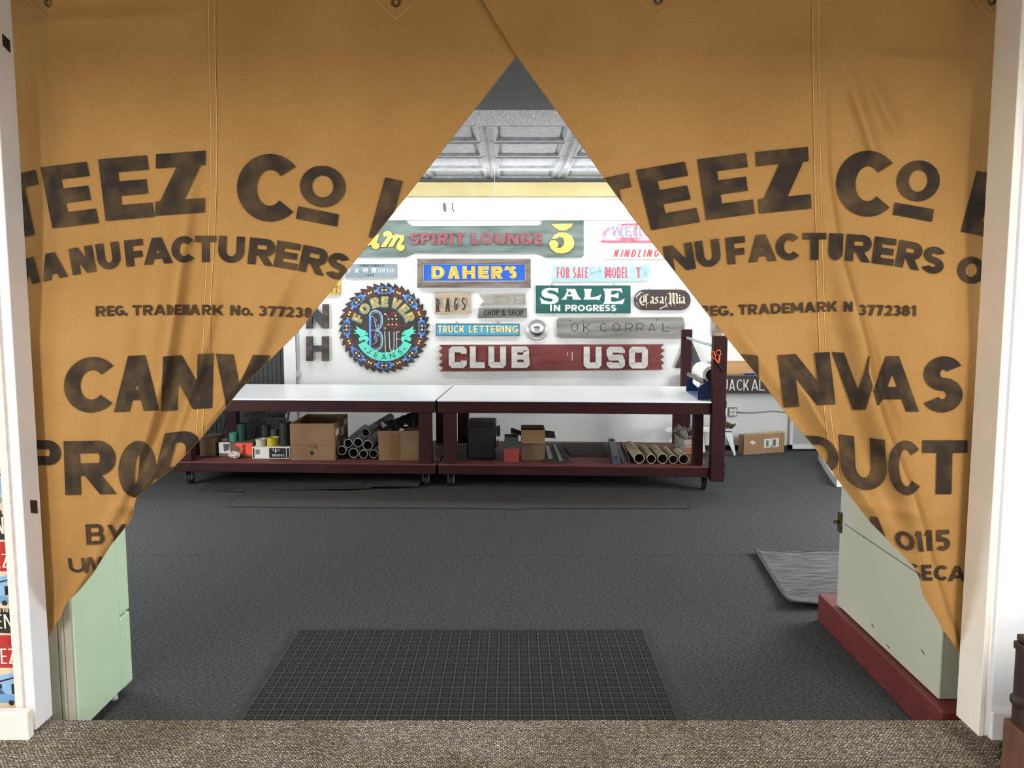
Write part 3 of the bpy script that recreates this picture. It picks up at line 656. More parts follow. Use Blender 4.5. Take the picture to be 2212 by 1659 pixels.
# long sign with gold script and rose capitals
s = sign('wooden_sign', 'long weathered grey green sign reading SPIRIT LOUNGE in raised rose capitals, with gold script', 1000, 555)
out = [(640, 476), (878, 477), (884, 484), (892, 488), (1000, 488), (1130, 487), (1160, 487), (1172, 483), (1168, 479), (1174, 477), (1261, 477), (1261, 552), (1256, 556), (1178, 556), (1168, 550), (1156, 547), (1010, 547), (895, 546), (884, 552), (876, 555), (640, 555)]
board('board', out, .03, slate_wood, s)
for st, (a, b) in (('SPIRIT', (885, 1003)), ('LOUNGE', (1018, 1172))):
    x = a
    tot = sum(gw(c, .30) + .1 for c in st) - .1; k = (b - a) / tot
    for c in st:
        g = gw(c, .30) * k; m = MB(); rel(m, text_line(c, x, x + g, 528.5, 25.5, .30), .048, .0185); m.build('letter', rose, s); x += g + .1 * k
A_ = crop([(350, 400), (310, 520), (290, 585), (320, 575), (352, 600), (350, 650), (310, 690), (250, 690), (205, 655), (195, 600), (100, 645), (60, 650), (180, 545), (260, 460), (330, 410)], 780, 460, 8.848)
M_ = crop([(420, 410), (440, 365), (490, 345), (545, 350), (585, 385), (590, 430), (620, 428), (650, 410), (695, 405), (700, 425), (740, 420), (800, 425), (825, 460), (820, 510), (770, 590), (765, 630), (790, 605), (825, 615), (832, 660), (810, 705), (760, 728), (710, 715), (675, 680), (675, 630), (700, 575), (745, 500), (740, 470), (705, 480), (660, 550), (600, 645), (510, 645), (560, 570), (615, 485), (590, 475), (550, 530), (475, 645), (365, 645), (420, 580), (500, 460), (490, 430), (470, 450), (440, 465)], 780, 460, 8.848)
for p_ in (A_, M_): poly_relief(s, 'letter', p_, .05, .021, gold)
K5 = (1140, 460, 4.88)
poly_relief(s, 'crescent', crop([(248, 118), (475, 112), (460, 150), (400, 185), (330, 180), (280, 150)], *K5), .05, .021, gold)
poly_relief(s, 'numeral', crop([(258, 272), (280, 232), (330, 207), (400, 207), (460, 240), (490, 300), (482, 360), (440, 405), (370, 430), (290, 415), (240, 372), (225, 325), (245, 292), (285, 287), (318, 310), (322, 345), (305, 368), (345, 368), (378, 340), (387, 300), (372, 262), (335, 250), (298, 272)], *K5), .05, .021, gold)
# blue panel in grey frame
frame_m = M('grey_brown_barn_wood', (86, 76, 68), (122, 112, 104), rough=.8, scale=7, stretch=(.5, 1, 2.6), bump=.3, bscale=30, bstretch=(.3, 1, 5))
s = sign('framed_sign', 'bright blue sign with carved gold lettering in a wide grey wooden frame', 1024, 621)
board('back_panel', rect(908, 565, 1140, 614), .03, frame_m, s)
for nm, o in (('frame_rail', [(902, 559), (1146, 559), (1136, 569), (913, 569)]), ('frame_rail', [(913, 609), (1136, 609), (1146, 621), (902, 621)]), ('frame_stile', [(902, 559), (913, 569), (913, 609), (902, 621)]), ('frame_stile', [(1146, 559), (1146, 621), (1136, 609), (1136, 569)])):
    board(nm, o, .055, frame_m, s, .003)
board('edge_line', rect(914, 570, 1135, 608), .034, M('cream_line', (236, 226, 196), rough=.5), s, 0, .03)
board('blue_panel', rect(915.5, 571.5, 1133.5, 606.5), .037, M('cobalt_paint', (32, 80, 176), (42, 92, 190), rough=.35, scale=6), s, 0, .03)
S = []; 
for c, a, b in [('D', 932, 960), ('A', 967, 993), ('H', 999, 1027), ('E', 1033, 1056), ('R', 1061, 1086), ("'", 1089, 1096), ('S', 1099, 1117)]:
    m = MB(); rel(m, text_line(c, a, b, 602, 27, .34, gap=.1), .042, .005); m.build('letter', gold, s)
S = []
for c, a, b in [('D', 933, 961), ('A', 969, 992), ('H', 1001, 1027), ('E', 1035, 1056), ('R', 1063, 1085), ('S', 1100, 1117)]: S += text_line(c, a, b, 600, 23, .1)
paint(s, S, .0425, M('gold_shade', (164, 124, 48), (190, 150, 70), rough=.5, scale=30), 'carved_shadow')
# small grey sign
s = sign('painted_sign', 'small pale grey sign with three lines of lettering, dated 1607', 801, 602)
board('board', rect(746, 570, 857, 600), .03, M('pale_blue_grey_paint', (112, 128, 132), (130, 144, 148), rough=.6, scale=8), s, .002)
blk = M('sign_black', (28, 26, 24), (46, 42, 38), rough=.6, scale=25)
paint(s, text_line('TSENACOMACO', 774, 830, 576.5, 5.2, .26, gap=.3), .0305, blk)
paint(s, text_line('F', 752, 757, 589, 9, .2) + text_line('R', 768, 774, 589, 9, .2) + text_line('W', 783, 795, 588, 9, .2) + text_line('W', 802, 813, 589, 11, .2) + text_line('ORTH', 815, 850, 588.5, 8, .2, gap=.25), .0305, M('faded_white', (214, 220, 222), (170, 184, 188), rough=.6, scale=60, lo=.4, hi=.6))
paint(s, text_line('1607', 790, 808, 597, 5.2, .26, gap=.35), .0305, blk)
# yellow sign mostly hidden
yw = M('yellow_board', (204, 176, 84), (150, 128, 70), rough=.7, scale=8, stretch=(1, 1, 4))
s = sign('old_sign', 'old yellowish wooden sign half hidden by the left curtain edge', 716, 638)
board('board', rect(640, 586, 735, 637), .035, yw, s)
poly = [ring(727, 594, 12, 12, 4, 4, 0, 360, 20)]
paint(s, poly, .0355, M('bright_yellow', (236, 206, 64), rough=.5), 'emblem')
paint(s, text_line('PARTY', 700, 731, 622, 6, .2) + text_line('I', 721, 723, 610, 8, .3) + text_line('N I', 708, 729, 632, 7, .25), .0355, blk)
# letters N, H and A of dark barn wood
dark_wood = M('dark_barn_wood', (52, 46, 42), (92, 82, 74), rough=.8, scale=9, stretch=(1, 1, 1.5), bump=.3, bscale=40)
dark_side = M('dark_blue_grey_wood', (56, 62, 64), (90, 92, 92), rough=.8, scale=8, bump=.3, bscale=40)
s = sign('wooden_letter', 'large dark weathered wooden letter N above the letter H', 686, 712, 'letter', )
board('stile', rect(661, 668, 674, 710), .05, dark_wood, s); board('stile', rect(696, 657, 709, 710), .05, dark_wood, s)
board('diagonal', [(661, 657), (676, 657), (709, 700), (709, 710), (696, 710), (661, 668)], .044, dark_side, s)
s = sign('wooden_letter', 'large dark weathered wooden letter H below the letter N', 686, 781, 'letter')
board('stile', rect(661, 727, 674, 780), .05, dark_wood, s); board('stile', rect(695, 727, 709, 780), .05, dark_wood, s)
board('crossbar', rect(674, 747, 695, 760), .044, dark_side, s)
s = sign('wooden_letter', 'large dark wooden letter A behind the table end post', 1489, 796, 'letter')
board('diagonal', [(1460, 795), (1482, 738), (1494, 738), (1474, 795)], .05, dark_wood, s); board('diagonal', [(1484, 738), (1495, 738), (1518, 790), (1514, 795), (1502, 795)], .048, dark_side, s)
board('crossbar', [(1476, 770), (1506, 770), (1510, 779), (1472, 779)], .044, dark_side, s)
# ---- saw blade
SCX, SCY = 830.0, 708.0
s = sign('saw_blade_sign', 'round toothed saw blade painted with FOREVER IN BLUE JEANS and a scrollwork border', 830, 808)
steel = M('blackened_steel', (44, 36, 33), (58, 50, 46), rough=.45, scale=8, spec=.5)
R0 = 99.0; NT = 40; outl = []
for i in range(NT):
    a = 90 - i * 360 / NT + 5
    for fr, r in ((0, 1.0), (.25, .975), (.5, .955), (.72, .93), (.86, .918), (.95, .925), (.985, .95)):
        t = math.radians(a - fr * 360 / NT); outl.append((SCX + R0 * r * math.cos(t) * 1.005, SCY - R0 * r * math.sin(t)))
hole = [(830.3 + 3.6 * math.cos(2 * math.pi * k / 16), 709.4 + 3.6 * math.sin(2 * math.pi * k / 16)) for k in range(16)]
board('blade', outl, .020, steel, s, 0, .012, [hole])
board('spacer', [(SCX + 30 * math.cos(2 * math.pi * k / 24), SCY + 30 * math.sin(2 * math.pi * k / 24)) for k in range(24)], .012, steel, s, 0, 0, [hole])
TB = .0208
cornf = M('cornflower_paint', (84, 138, 226), (104, 156, 236), rough=.5, scale=30); rust = M('rust_red_paint', (136, 62, 42), rough=.5); pale_y = M('pale_yellow_paint', (246, 232, 130), rough=.5); pale_b = M('pale_blue_paint', (168, 196, 240), rough=.5)
def pol(ang, r, du, dv):        # ring ornament: du along the ring, dv outwards (px)
    t = math.radians(ang) - du / r; q = r + dv; return (SCX + q * math.cos(t), SCY - q * math.sin(t))
bl_, rd_, ye_, re_, pb_ = [], [], [], [], []
RO = 81.5
def curve(ang, pts, w, w2=None, n=5):
    p_ = [pol(ang, RO, u, v) for u, v in spline(pts, n)]; k = len(p_)
    ws = [w + ((w2 if w2 is not None else w) - w) * i / (k - 1) for i in range(k)]
    return mstroke(p_, w, False, ws)
for k in range(8):
    a = 90 - 45 * k
    for su in (1, -1):
        for sv in (1, -1):
            bl_.append(curve(a, [(su * 1, sv * 6.5), (su * 3.5, sv * 8.2), (su * 5.8, sv * 6.3), (su * 4.6, sv * 4.4), (su * 3.4, sv * 5.4)], 1.1, .9))
            bl_.append(curve(a, [(su * 3.5, sv * 8.0), (su * 8.5, sv * 5.5), (su * 12, sv * 6.4), (su * 14.2, sv * 8.0)], 1.1, .5))
            bl_.append(curve(a, [(su * 20.5, sv * .3), (su * 16, sv * 1.6), (su * 11.5, sv * 5.2), (su * 9, sv * 5.6)], 1.2, 2.2))
            bl_.append(curve(a, [(su * 20, sv * .3), (su * 15.5, sv * 3.2), (su * 14.6, sv * 7.4)], 1.6, .6))
            bl_.append(curve(a, [(su * 15, sv * .6), (su * 10.5, sv * 1.6), (su * 8, sv * 3.8)], 1.2, .5))
            pb_.append(curve(a, [(su * 19.2, sv * .2), (su * 21, sv * 1.8), (su * 22.6, sv * 2.2)], 1.2, .8))
        ye_.append((a, su * 4.2, 0)); bl_.append(curve(a, [(su * 14, 0), (su * 22, 0)], 2.0, 2.4))
    re_.append((a, 0, 0))
    b_ = a - 22.5
    for du in (-8, -2.8, 2.8, 8):
        for dv in (-5.4, 5.4):
            c_ = [(du + 2.3 * math.cos(t), dv + 2.3 * math.sin(t)) for t in np.linspace(.6 if dv > 0 else -5.6, 5.6 if dv > 0 else -.6, 9)]
            rd_.append(curve(b_, c_, 1.2, 1.1, 2))
    for du in (-2.8, 2.8):
        ye_.append((b_, du, 0)); 
def dots(lst, r):
    out = []
    for a, u, v in lst:
        c = pol(a, RO, u, v); out.append(ring(c[0], c[1], r, r, r - .01, r - .01, 0, 360, 10))
    return out
paint(s, bl_, TB, cornf, 'scrollwork'); paint(s, rd_, TB, rust, 'scrollwork'); paint(s, pb_, TB + .0003, pale_b, 'scrollwork')
paint(s, dots(ye_, 2.1), TB + .0016, pale_y, 'painted_dots'); paint(s, dots(re_, 2.3), TB + .0016, rust, 'painted_dots')
teal = M('teal_shade_paint', (70, 138, 150), rough=.5); olive = M('old_gold_paint', (160, 142, 96), (172, 152, 92), rough=.5, scale=40)
F1, F2, F3 = [], [], []
for c, ang, r, W in [('F', 159, 61, 15), ('O', 135, 59, 22), ('R', 109.5, 58, 18), ('E', 88.5, 57, 15), ('V', 64, 59, 21), ('E', 43.6, 58.6, 16), ('R', 23, 59, 18)]:
    t = math.radians(ang); ctr = np.array((SCX + r * math.cos(t), SCY - r * math.sin(t))); up = np.array((math.cos(t), -math.sin(t))); rt = np.array((math.sin(t), math.cos(t))); H = 22
    def fr(off): return (ctr + up * H / 2 - rt * W / 2 + off, ctr + up * H / 2 + rt * W / 2 + off, ctr - up * H / 2 - rt * W / 2 + off)
    for off in ((-1.2, 2.2), (-.4, 1.4)): F1 += glyph_box(c, *fr(np.array(off)), .36)
    F2 += glyph_box(c, *fr(np.array((0, 0))), .32)
    g0 = ctr - rt * W * .3 + up * 4; F3.append(mstroke([tuple(g0 + up * 5), tuple(g0), tuple(g0 - up * 6)], 2, False, [.3, 2.4, .3]))
paint(s, F1, TB, teal, 'letter_shade'); paint(s, F2, TB + .0014, olive, 'lettering'); paint(s, F3, TB + .0024, pale_y, 'highlights')
K7 = (720, 600, 7.541)
def cs(pts, w, n=5, closed=False): return mstroke(crop(spline(pts, n) if n > 1 else pts, *K7), w / K7[2], closed)
B1 = [cs([(598, 610), (598, 1135)], 34, 1)]
B2 = [cs([(585, 620), (620, 560), (690, 538), (755, 565), (792, 625), (794, 740), (760, 815), (715, 850)], 20), cs([(715, 850), (765, 890), (796, 960), (796, 1080), (760, 1150), (690, 1185), (620, 1160), (585, 1120)], 20), cs([(600, 855), (720, 853)], 12, 1)]
B3 = [cs([(622, 640), (628, 600), (690, 565), (742, 590), (770, 640), (770, 735), (740, 800), (690, 838)], 5), cs([(690, 866), (745, 905), (772, 970), (772, 1075), (742, 1130), (690, 1158), (630, 1135)], 5),
      cs([(625, 630), (660, 640), (668, 700), (690, 740), (690, 800), (715, 845)], 7), cs([(715, 845), (690, 890), (685, 950), (710, 1010), (690, 1060), (640, 1085)], 7), cs([(690, 660), (700, 700), (680, 770), (700, 800), (735, 785), (725, 760), (705, 775)], 7), cs([(690, 1040), (670, 960), (700, 920), (735, 935), (725, 955), (705, 945)], 7)]
paint(s, B1, TB, cornf, 'lettering'); paint(s, B2, TB + .0003, M('sky_blue_paint', (128, 180, 238), (160, 200, 200), rough=.5, scale=14), 'lettering'); paint(s, B3, TB + .0005, pale_b, 'scrollwork')
wl = M('silver_white_paint', (214, 218, 220), (150, 152, 152), rough=.5, scale=120)
paint(s, [cs([(838, 875), (850, 1218), (885, 1214)], 15, 1), cs([(910, 875), (918, 1140), (945, 1195), (980, 1180), (990, 1120), (988, 875)], 15, 1), cs([(1080, 882), (1028, 884), (1034, 1165), (1070, 1155)], 14, 1), cs([(1030, 998), (1078, 996)], 14, 1)], TB + .0003, wl, 'lettering')
paint(s, [cs([(900, 690), (902, 755)], 12, 1), cs([(960, 690), (962, 755)], 12, 1), cs([(960, 690), (1028, 755)], 9, 1), cs([(1028, 690), (1030, 755)], 10, 1), cs([(870, 636), (915, 622), (945, 575), (985, 563), (1040, 575)], 16), cs([(945, 590), (985, 580), (1035, 600)], 10), cs([(850, 775), (930, 790), (1050, 790), (1160, 778), (1225, 768)], 11), cs([(930, 795), (975, 825), (1040, 800)], 14), cs([(1150, 805), (1180, 775), (1215, 770)], 8)], TB + .0003, M('oxide_red_paint', (138, 34, 40), rough=.5), 'lettering')
hts = []
for hx in (900, 962, 1028):
    for hy, d in ((668, 1), (768, -1)):
        hts.append(tuple([crop([(hx - 17, hy - 4 * d), (hx, hy - 2 * d), (hx + 17, hy - 4 * d)], *K7), crop([(hx - 13, hy + 8 * d), (hx, hy + 20 * d), (hx + 13, hy + 8 * d)], *K7)]))
paint(s, hts + [ring(*crop([(842, 590)], *K7)[0], 1.8, 1.8, 1.79, 1.79, 0, 360, 8), ring(*crop([(1012, 615)], *K7)[0], 1.8, 1.8, 1.79, 1.79, 0, 360, 8), ring(*crop([(866, 603)], *K7)[0], .9, .9, .89, .89, 0, 360, 8)], TB + .0005, M('bone_white_paint', (246, 242, 224), rough=.5), 'hearts')
turq = M('turquoise_paint', (92, 214, 190), (104, 222, 198), rough=.5, scale=8); ban = MB()
lay(ban, [tuple([[(720 + x / 7.541, 600 - y / 7.541) for x, y in q] for q in ring(840, -875, 485, 485, 140, 140, 206, 334, 30)])], pf(TB + .0008), 1)
for mir in (0, 1):
    for pl in ([(410, 985), (455, 955), (520, 945), (562, 955), (582, 1000), (548, 1062), (525, 1020), (500, 1010), (455, 1035), (425, 1040)], [(318, 905), (382, 893), (336, 845), (392, 850), (368, 778), (440, 835), (520, 862), (560, 905), (556, 938), (520, 930), (490, 955), (440, 962), (405, 915)]):
        p_ = [(1680 - x if mir else x, y) for x, y in pl]
        ban.flat([P(x, y, YW - TB - .0009) for x, y in crop(p_, *K7)])
ban.build('ribbon', turq, s)
ink = M('banner_ink', (30, 44, 44), (80, 110, 90), rough=.5, scale=60)
J = []
for c, ang, W in [('J', 231, 7), ('E', 249.5, 8), ('A', 268, 10.5), ('N', 287, 11), ('S', 307, 8)]:
    t = math.radians(ang); r = 412; ctr = np.array(crop([(840 + r * math.cos(t), 875 - r * math.sin(t))], *K7)[0]); up = np.array((-math.cos(t), math.sin(t))); rt = np.array((-math.sin(t), -math.cos(t))); rt = np.array((-up[1], up[0])); H = 11.5
    J += glyph_box(c, ctr + up * H / 2 - rt * W / 2, ctr + up * H / 2 + rt * W / 2, ctr - up * H / 2 - rt * W / 2, .17)
J += [cs([(500, 900), (530, 900), (540, 925)], 6), cs([(440, 880), (455, 890)], 8, 1), cs([(1180, 900), (1150, 900), (1140, 925)], 6), cs([(1240, 880), (1225, 890)], 8, 1), cs([(420, 1040), (500, 1008), (520, 1030), (545, 1062)], 5), cs([(1260, 1040), (1180, 1008), (1160, 1030), (1135, 1062)], 5)]
J += [ring(*crop([(519, 1155)], *K7)[0], 2.2, 2.2, 2.19, 2.19, 0, 360, 5), ring(*crop([(1162, 1160)], *K7)[0], 2.2, 2.2, 2.19, 2.19, 0, 360, 5)]
paint(s, J, TB + .0016, ink, 'lettering')
# rags sign
tan_wood = M('pale_tan_board', (150, 132, 112), (176, 158, 138), rough=.8, scale=6, stretch=(.6, 1, 2.4), bump=.3, bscale=30, bstretch=(.3, 1, 4))
s = sign('wooden_sign', 'squarish tan board reading RAGS in dark shaded condensed letters', 978, 682)
board('board', [(939, 632), (1017, 632), (1018, 676), (1003, 679), (985, 677), (962, 680), (940, 678)], .035, tan_wood, s, .002)
gh = M('grey_ghost_paint', (120, 112, 100), (146, 136, 122), rough=.7, scale=30)
paint(s, [quad((x + 6, y0 - 1), (x + 13, y0 + 2), (x + 6, y0 + 22), (x + 13, y0 + 20)) for x, y0 in ((943, 644), (962, 643), (981, 642), (998, 641))], .0352, gh, 'letter_shade')
paint(s, [text_line('R', 942, 950, 673, 28, .12), text_line('A', 962, 972, 672, 28, .13), text_line('G', 980.5, 989, 671, 28, .13), text_line('S', 997, 1006, 670, 28, .13)], .0356, M('faded_black', (40, 34, 28), (66, 56, 46), rough=.7, scale=40))
paint(s, [quad((941.5, 672), (952, 671.6), (941.5, 673.6), (952, 673.2)), quad((961, 671.3), (973, 671), (961, 673), (973, 672.6)), quad((941, 644.5), (946, 644.3), (941, 646), (946, 646))], .0357, blk)
# swallow-tailed board
grey_wood = M('silver_grey_board', (132, 128, 120), (160, 156, 148), rough=.8, scale=6, stretch=(.5, 1, 2.4), bump=.25, bscale=30, bstretch=(.3, 1, 5))
s = sign('wooden_sign', 'pale grey swallow-tailed board with faint carved marks below the blue sign', 1086, 661)
board('board', [(1036, 635), (1135, 634.5), (1136, 659), (1036, 660.5), (1051, 647.5)], .03, grey_wood, s, .002)
paint(s, text_line('HI', 1113, 1131, 653, 10, .1, gap=.4) + [mstroke(rect(1111, 639, 1132, 655), .7, True), mstroke([(1068, 635.5), (1068, 658)], .5), mstroke([(1078, 635.5), (1078, 658)], .5), mstroke([(1060, 647), (1082, 646.6)], .5), mstroke([(1094, 647), (1104, 646.7)], .8), mstroke([(1098, 641), (1098, 657)], .8)] + text_line('S', 1070, 1076, 644, 7, .12) + text_line('2', 1070, 1075, 657, 6, .14), .0303, M('pencil_grey', (108, 104, 96), (90, 84, 78), rough=.8, scale=40))
# chop and shop
s = sign('wooden_sign', 'narrow dark grey board reading CHOP & SHOP in black letters', 1086, 688)
board('board', [(1034, 666.5), (1138, 666), (1138, 686), (1033, 687)], .03, M('dark_grey_board', (88, 84, 80), (124, 120, 114), rough=.85, scale=7, stretch=(.5, 1, 2.6), bump=.3, bscale=30, bstretch=(.3, 1, 5)), s, .002)
paint(s, text_line('CHOP', 1045, 1078, 682, 13, .2, gap=.08, split=True) + text_line('&', 1084, 1092, 682, 13, .2, split=True) + text_line('SHOP', 1098, 1131, 682, 13, .2, gap=.08, split=True), .0304, blk)
# turquoise truck lettering sign
s = sign('painted_sign', 'narrow turquoise blue sign reading TRUCK LETTERING in gold, hung from two hooks', 1032, 726)
board('board', rect(942, 700, 1122, 725), .03, M('turquoise_blue_paint', (58, 156, 196), (66, 164, 204), rough=.4, scale=5), s)
for o in (rect(941.5, 699, 1122.5, 701), rect(941.5, 723.5, 1122.5, 726), rect(941.5, 701, 943, 723.5), rect(1120, 701, 1122.5, 723.5)):
    board('edge_strip', o, .033, M('dull_edge', (96, 112, 118), (70, 88, 94), rough=.6, scale=20), s)
shadow_b = M('sign_brown', (92, 72, 36), rough=.5); cream_g = M('cream_gold', (240, 226, 176), rough=.45)
for off, w, mt, tt in ((.7, .27, shadow_b, .0304), (0, .24, M('mid_gold', (206, 172, 104), (226, 200, 140), rough=.45, scale=30), .0307)):
    paint(s, text_line('TRUCK', 946.5 + off, 1003 + off, 718.5 + off, 15, w, gap=.14) + text_line('LETTERING', 1013 + off, 1119.5 + off, 718.5 + off, 15, w, gap=.14), tt, mt)
S = text_line('TRUCK', 946.5, 1003, 718.5, 15, .09, gap=.29) + text_line('LETTERING', 1013, 1119.5, 718.5, 15, .09, gap=.29)
paint(s, S, .031, cream_g, 'highlights')
steel_m = M('grey_steel', (96, 98, 100), rough=.35, metal=.8)
for hx in (987, 1076):
    MB().torus(P(hx, 695, YW - .02), (0, 1, 0), .011, .0032, 14, 6, -.5, 4.4).tube([P(hx, 698, YW - .018), P(hx, 701, YW - .018)], .003, 6).build('hook', steel_m, s, smooth=True)
# hubcap
hc = P(1160, 711.5, YW)
o = MB().lathe(hc, (0, -1, 0), [(.004, .112), (.022, .117), (.034, .110), (.036, .100), (.026, .093), (.018, .088), (.026, .082), (.050, .060), (.062, .035), (.066, .012), (.066, .001)], 48).build('hubcap', M('chrome', (232, 234, 236), rough=.26, metal=1.0), None, smooth=True)
tag(o, 'round chrome hubcap hung between two signs', 'hubcap')
# club uso
maroon_w = M('maroon_barn_wood', (98, 42, 44), (120, 60, 60), rough=.75, scale=6, stretch=(.5, 1, 2.4), bump=.3, bscale=26, bstretch=(.3, 1, 4))
s = sign('wooden_sign', 'long maroon board with saw-toothed ends reading CLUB USO in raised white block letters', 1192, 802)
out = [(949, 745), (1434, 744)] + [(x, y) for y, x in ((751, 1427), (757.5, 1436), (764, 1427), (770.5, 1435), (777, 1427), (783.5, 1435), (790, 1428), (797, 1432))] + [(1428, 799), (950, 802)] + [(x, y) for y, x in ((795, 957), (788, 947.5), (781, 956), (774, 947.5), (767, 956), (759, 947.5), (752, 956))]
board('board', out, .038, maroon_w, s)
white_w = M('chipped_white_paint', (206, 205, 198), (186, 184, 178), rough=.7, scale=10, stretch=(.6, 1, 2.4), bump=.3, bscale=30)
for c, a, b, y0, y1 in [('C', 969.5, 1008, 748.5, 795), ('L', 1015, 1047, 748.5, 795), ('U', 1055, 1093, 748.5, 795), ('B', 1105, 1144, 748.5, 795), ('U', 1261, 1299.5, 749, 796), ('S', 1310.5, 1350, 749, 796), ('O', 1359, 1399.5, 749, 796)]:
    W = (b - a) / (y1 - y0); m = MB(); rel(m, place(block(c, W, .27), W, (a, y0), (b, y0), (a, y1)), .060, .023); m.build('letter', white_w, s)
paint(s, [mstroke([(1226, 760), (1226, 768)], 1.2), mstroke([(1236, 760), (1236, 779)], 1.4)], .0385, white_w, 'paint_chips')
# ok corral
s = sign('wooden_sign', 'grey weathered plank with rounded corners reading OK CORRAL in thin carved letters', 1340, 731)
board('board', [(1208, 686.5), (1474, 685), (1477, 689), (1479, 700), (1478, 726), (1472, 731.5), (1212, 730.5), (1204, 726), (1203, 692)], .036, M('grey_plank', (96, 92, 88), (152, 148, 142), rough=.85, scale=5, stretch=(.35, 1, 3), lo=.3, hi=.7, detail=8, bump=.5, bscale=24, bstretch=(.2, 1, 5)), s, .003)
paint(s, [q for c, a in zip('OK', (1233, 1260)) for q in text_line(c, a, a + 16, 716, 18, .09, split=True)] + [q for c, a in zip('CORRAL', (1296, 1323.5, 1351, 1374.5, 1400, 1431)) for q in text_line(c, a, a + 16, 716, 18, .09, split=True)], .0365, blk)
paint(s, [ring(x, y, 1.4, 1.4, 1.39, 1.39, 0, 360, 8) for x, y in ((1269, 722), (1261, 691.5), (1419, 691), (1232, 692), (1442, 707))], .0366, blk, 'nail_holes')
# red and white WEIN sign, kindling board
s = sign('painted_sign', 'rounded faded red and white sign with purple letters at the right curtain edge', 1380, 523)
board('board', [(1297, 520), (1300, 508), (1308, 497), (1322, 489), (1345, 484), (1380, 482.5), (1470, 482), (1470, 523), (1297, 522)], .03, M('faded_red_wash', (176, 84, 104), (214, 168, 176), rough=.6, scale=9, lo=.4, hi=.6), s)
board('edge_strip', rect(1299, 519.5, 1470, 523), .032, M('red_edge', (186, 62, 84), (200, 96, 110), rough=.6, scale=20), s)
board('edge_strip', [(1310, 495), (1322, 488.5), (1345, 483.5), (1380, 482), (1470, 481.5), (1470, 488), (1380, 488.5), (1345, 490), (1326, 494)], .032, M('red_edge', (186, 62, 84)), s)
pw = M('white_letter_paint', (248, 246, 246), rough=.6); pur = M('faded_purple', (112, 98, 138), (150, 140, 168), rough=.6, scale=60)
wl_ = [('W', 1321, 1346), ('E', 1350, 1363), ('I', 1368, 1374), ('N', 1380, 1400), ('E', 1406, 1420), ('R', 1425, 1441)]
paint(s, [q for c, a, b in wl_ for q in text_line(c, a - 3, b - 1, 513, 26, .3)], .0322, pw, 'letter_shade')
paint(s, [q for c, a, b in wl_ for q in text_line(c, a, b, 511, 22, .22, split=True)], .0326, pur)
s = sign('painted_sign', 'white board reading KINDLING in slanted red letters', 1370, 559)
board('board', [(1299, 527), (1480, 527), (1480, 559), (1302, 558.5), (1298, 554)], .028, M('board_white', (222, 221, 218), rough=.5), s, .002)
red = M('sign_red', (196, 52, 54), (206, 82, 84), rough=.5, scale=20)
for dx, mt, t_ in ((1.1, M('grey_shade', (150, 140, 140), rough=.6), .0283), (0, red, .0286)): paint(s, text_line('KINDLING', 1325 + dx, 1421 + dx, 555 + dx * .5, 16, .19, slant=.28, gap=.45, split=True), t_, mt)
# for sale board
s = sign('painted_sign', 'pale blue flaking board with condensed red lettering starting FOR SALE', 1297, 608)
board('board', [(1192, 573), (1300, 571.5), (1403, 571), (1402, 606), (1192, 608)], .026, M('pale_aqua_flaking', (134, 176, 184), (170, 200, 206), rough=.7, scale=6, stretch=(.5, 1, 2.4), lo=.35, hi=.6, detail=6), s, .002)
rose2 = M('faded_crimson', (160, 60, 82), (190, 110, 126), rough=.6, scale=40)
paint(s, text_line('FOR', 1202.5, 1230, 601, 24, .16, gap=.1, split=True) + text_line('SALE', 1237.5, 1270.5, 601, 24, .15, gap=.09, split=True) + text_line('M', 1306, 1320, 601, 24, .2, split=True) + text_line('ODEL', 1321, 1357, 601, 24, .15, gap=.09, split=True) + text_line('T', 1373.5, 1385, 601, 24, .2, split=True), .0263, rose2)
gi = M('grey_script_ink', (110, 112, 112), (150, 150, 148), rough=.6, scale=30)
K8 = (1140, 460, 4.88)
paint(s, text_line('S', 1391, 1397, 597, 10, .16) + [mstroke(crop(spline(p_, 5), *K8), 1.1) for p_ in ([(640, 610), (660, 585), (690, 580), (720, 575)], [(660, 590), (670, 640), (655, 668), (640, 655), (690, 625)], [(695, 625), (690, 650), (715, 648), (710, 622), (695, 625)], [(712, 625), (735, 612), (745, 615)], [(745, 640), (735, 620), (760, 610), (758, 570), (764, 612), (772, 622)])] + [mstroke([(1366, 576), (1368, 579)], 1), mstroke([(1390, 575), (1392, 578)], 1)], .0264, gi)
# sale sign
s = sign('painted_sign', 'dark green sign reading SALE IN PROGRESS in white letters', 1260, 677)
board('board', rect(1158, 617, 1362, 676.5), .028, M('bottle_green_paint', (28, 82, 76), (34, 90, 84), rough=.45, scale=5), s, .002)
K9 = (1140, 610, 9.217)
fc = M('sign_white', (246, 246, 240), rough=.5)
def tri(pl, holes=()): MB().flat([P(x, y, YW - .0285) for x, y in crop(pl, *K9)], [[P(x, y, YW - .0285) for x, y in crop(h, *K9)] for h in holes]).build('letter', fc, s)
tri([(600, 110), (608, 215), (560, 180), (490, 155), (430, 152), (390, 175), (392, 200), (430, 220), (520, 235), (580, 270), (615, 320), (600, 385), (540, 420), (460, 435), (370, 430), (290, 425), (275, 437), (242, 295), (290, 335), (350, 368), (430, 385), (485, 380), (500, 355), (480, 325), (420, 315), (340, 300), (290, 265), (275, 215), (290, 165), (340, 125), (430, 108), (520, 118), (570, 115)])
tri([(768, 130), (945, 130), (975, 210), (1010, 280), (1070, 340), (895, 342), (890, 275), (775, 275), (775, 342), (668, 340), (735, 275), (785, 170)], [[(830, 170), (878, 238), (785, 238)]])
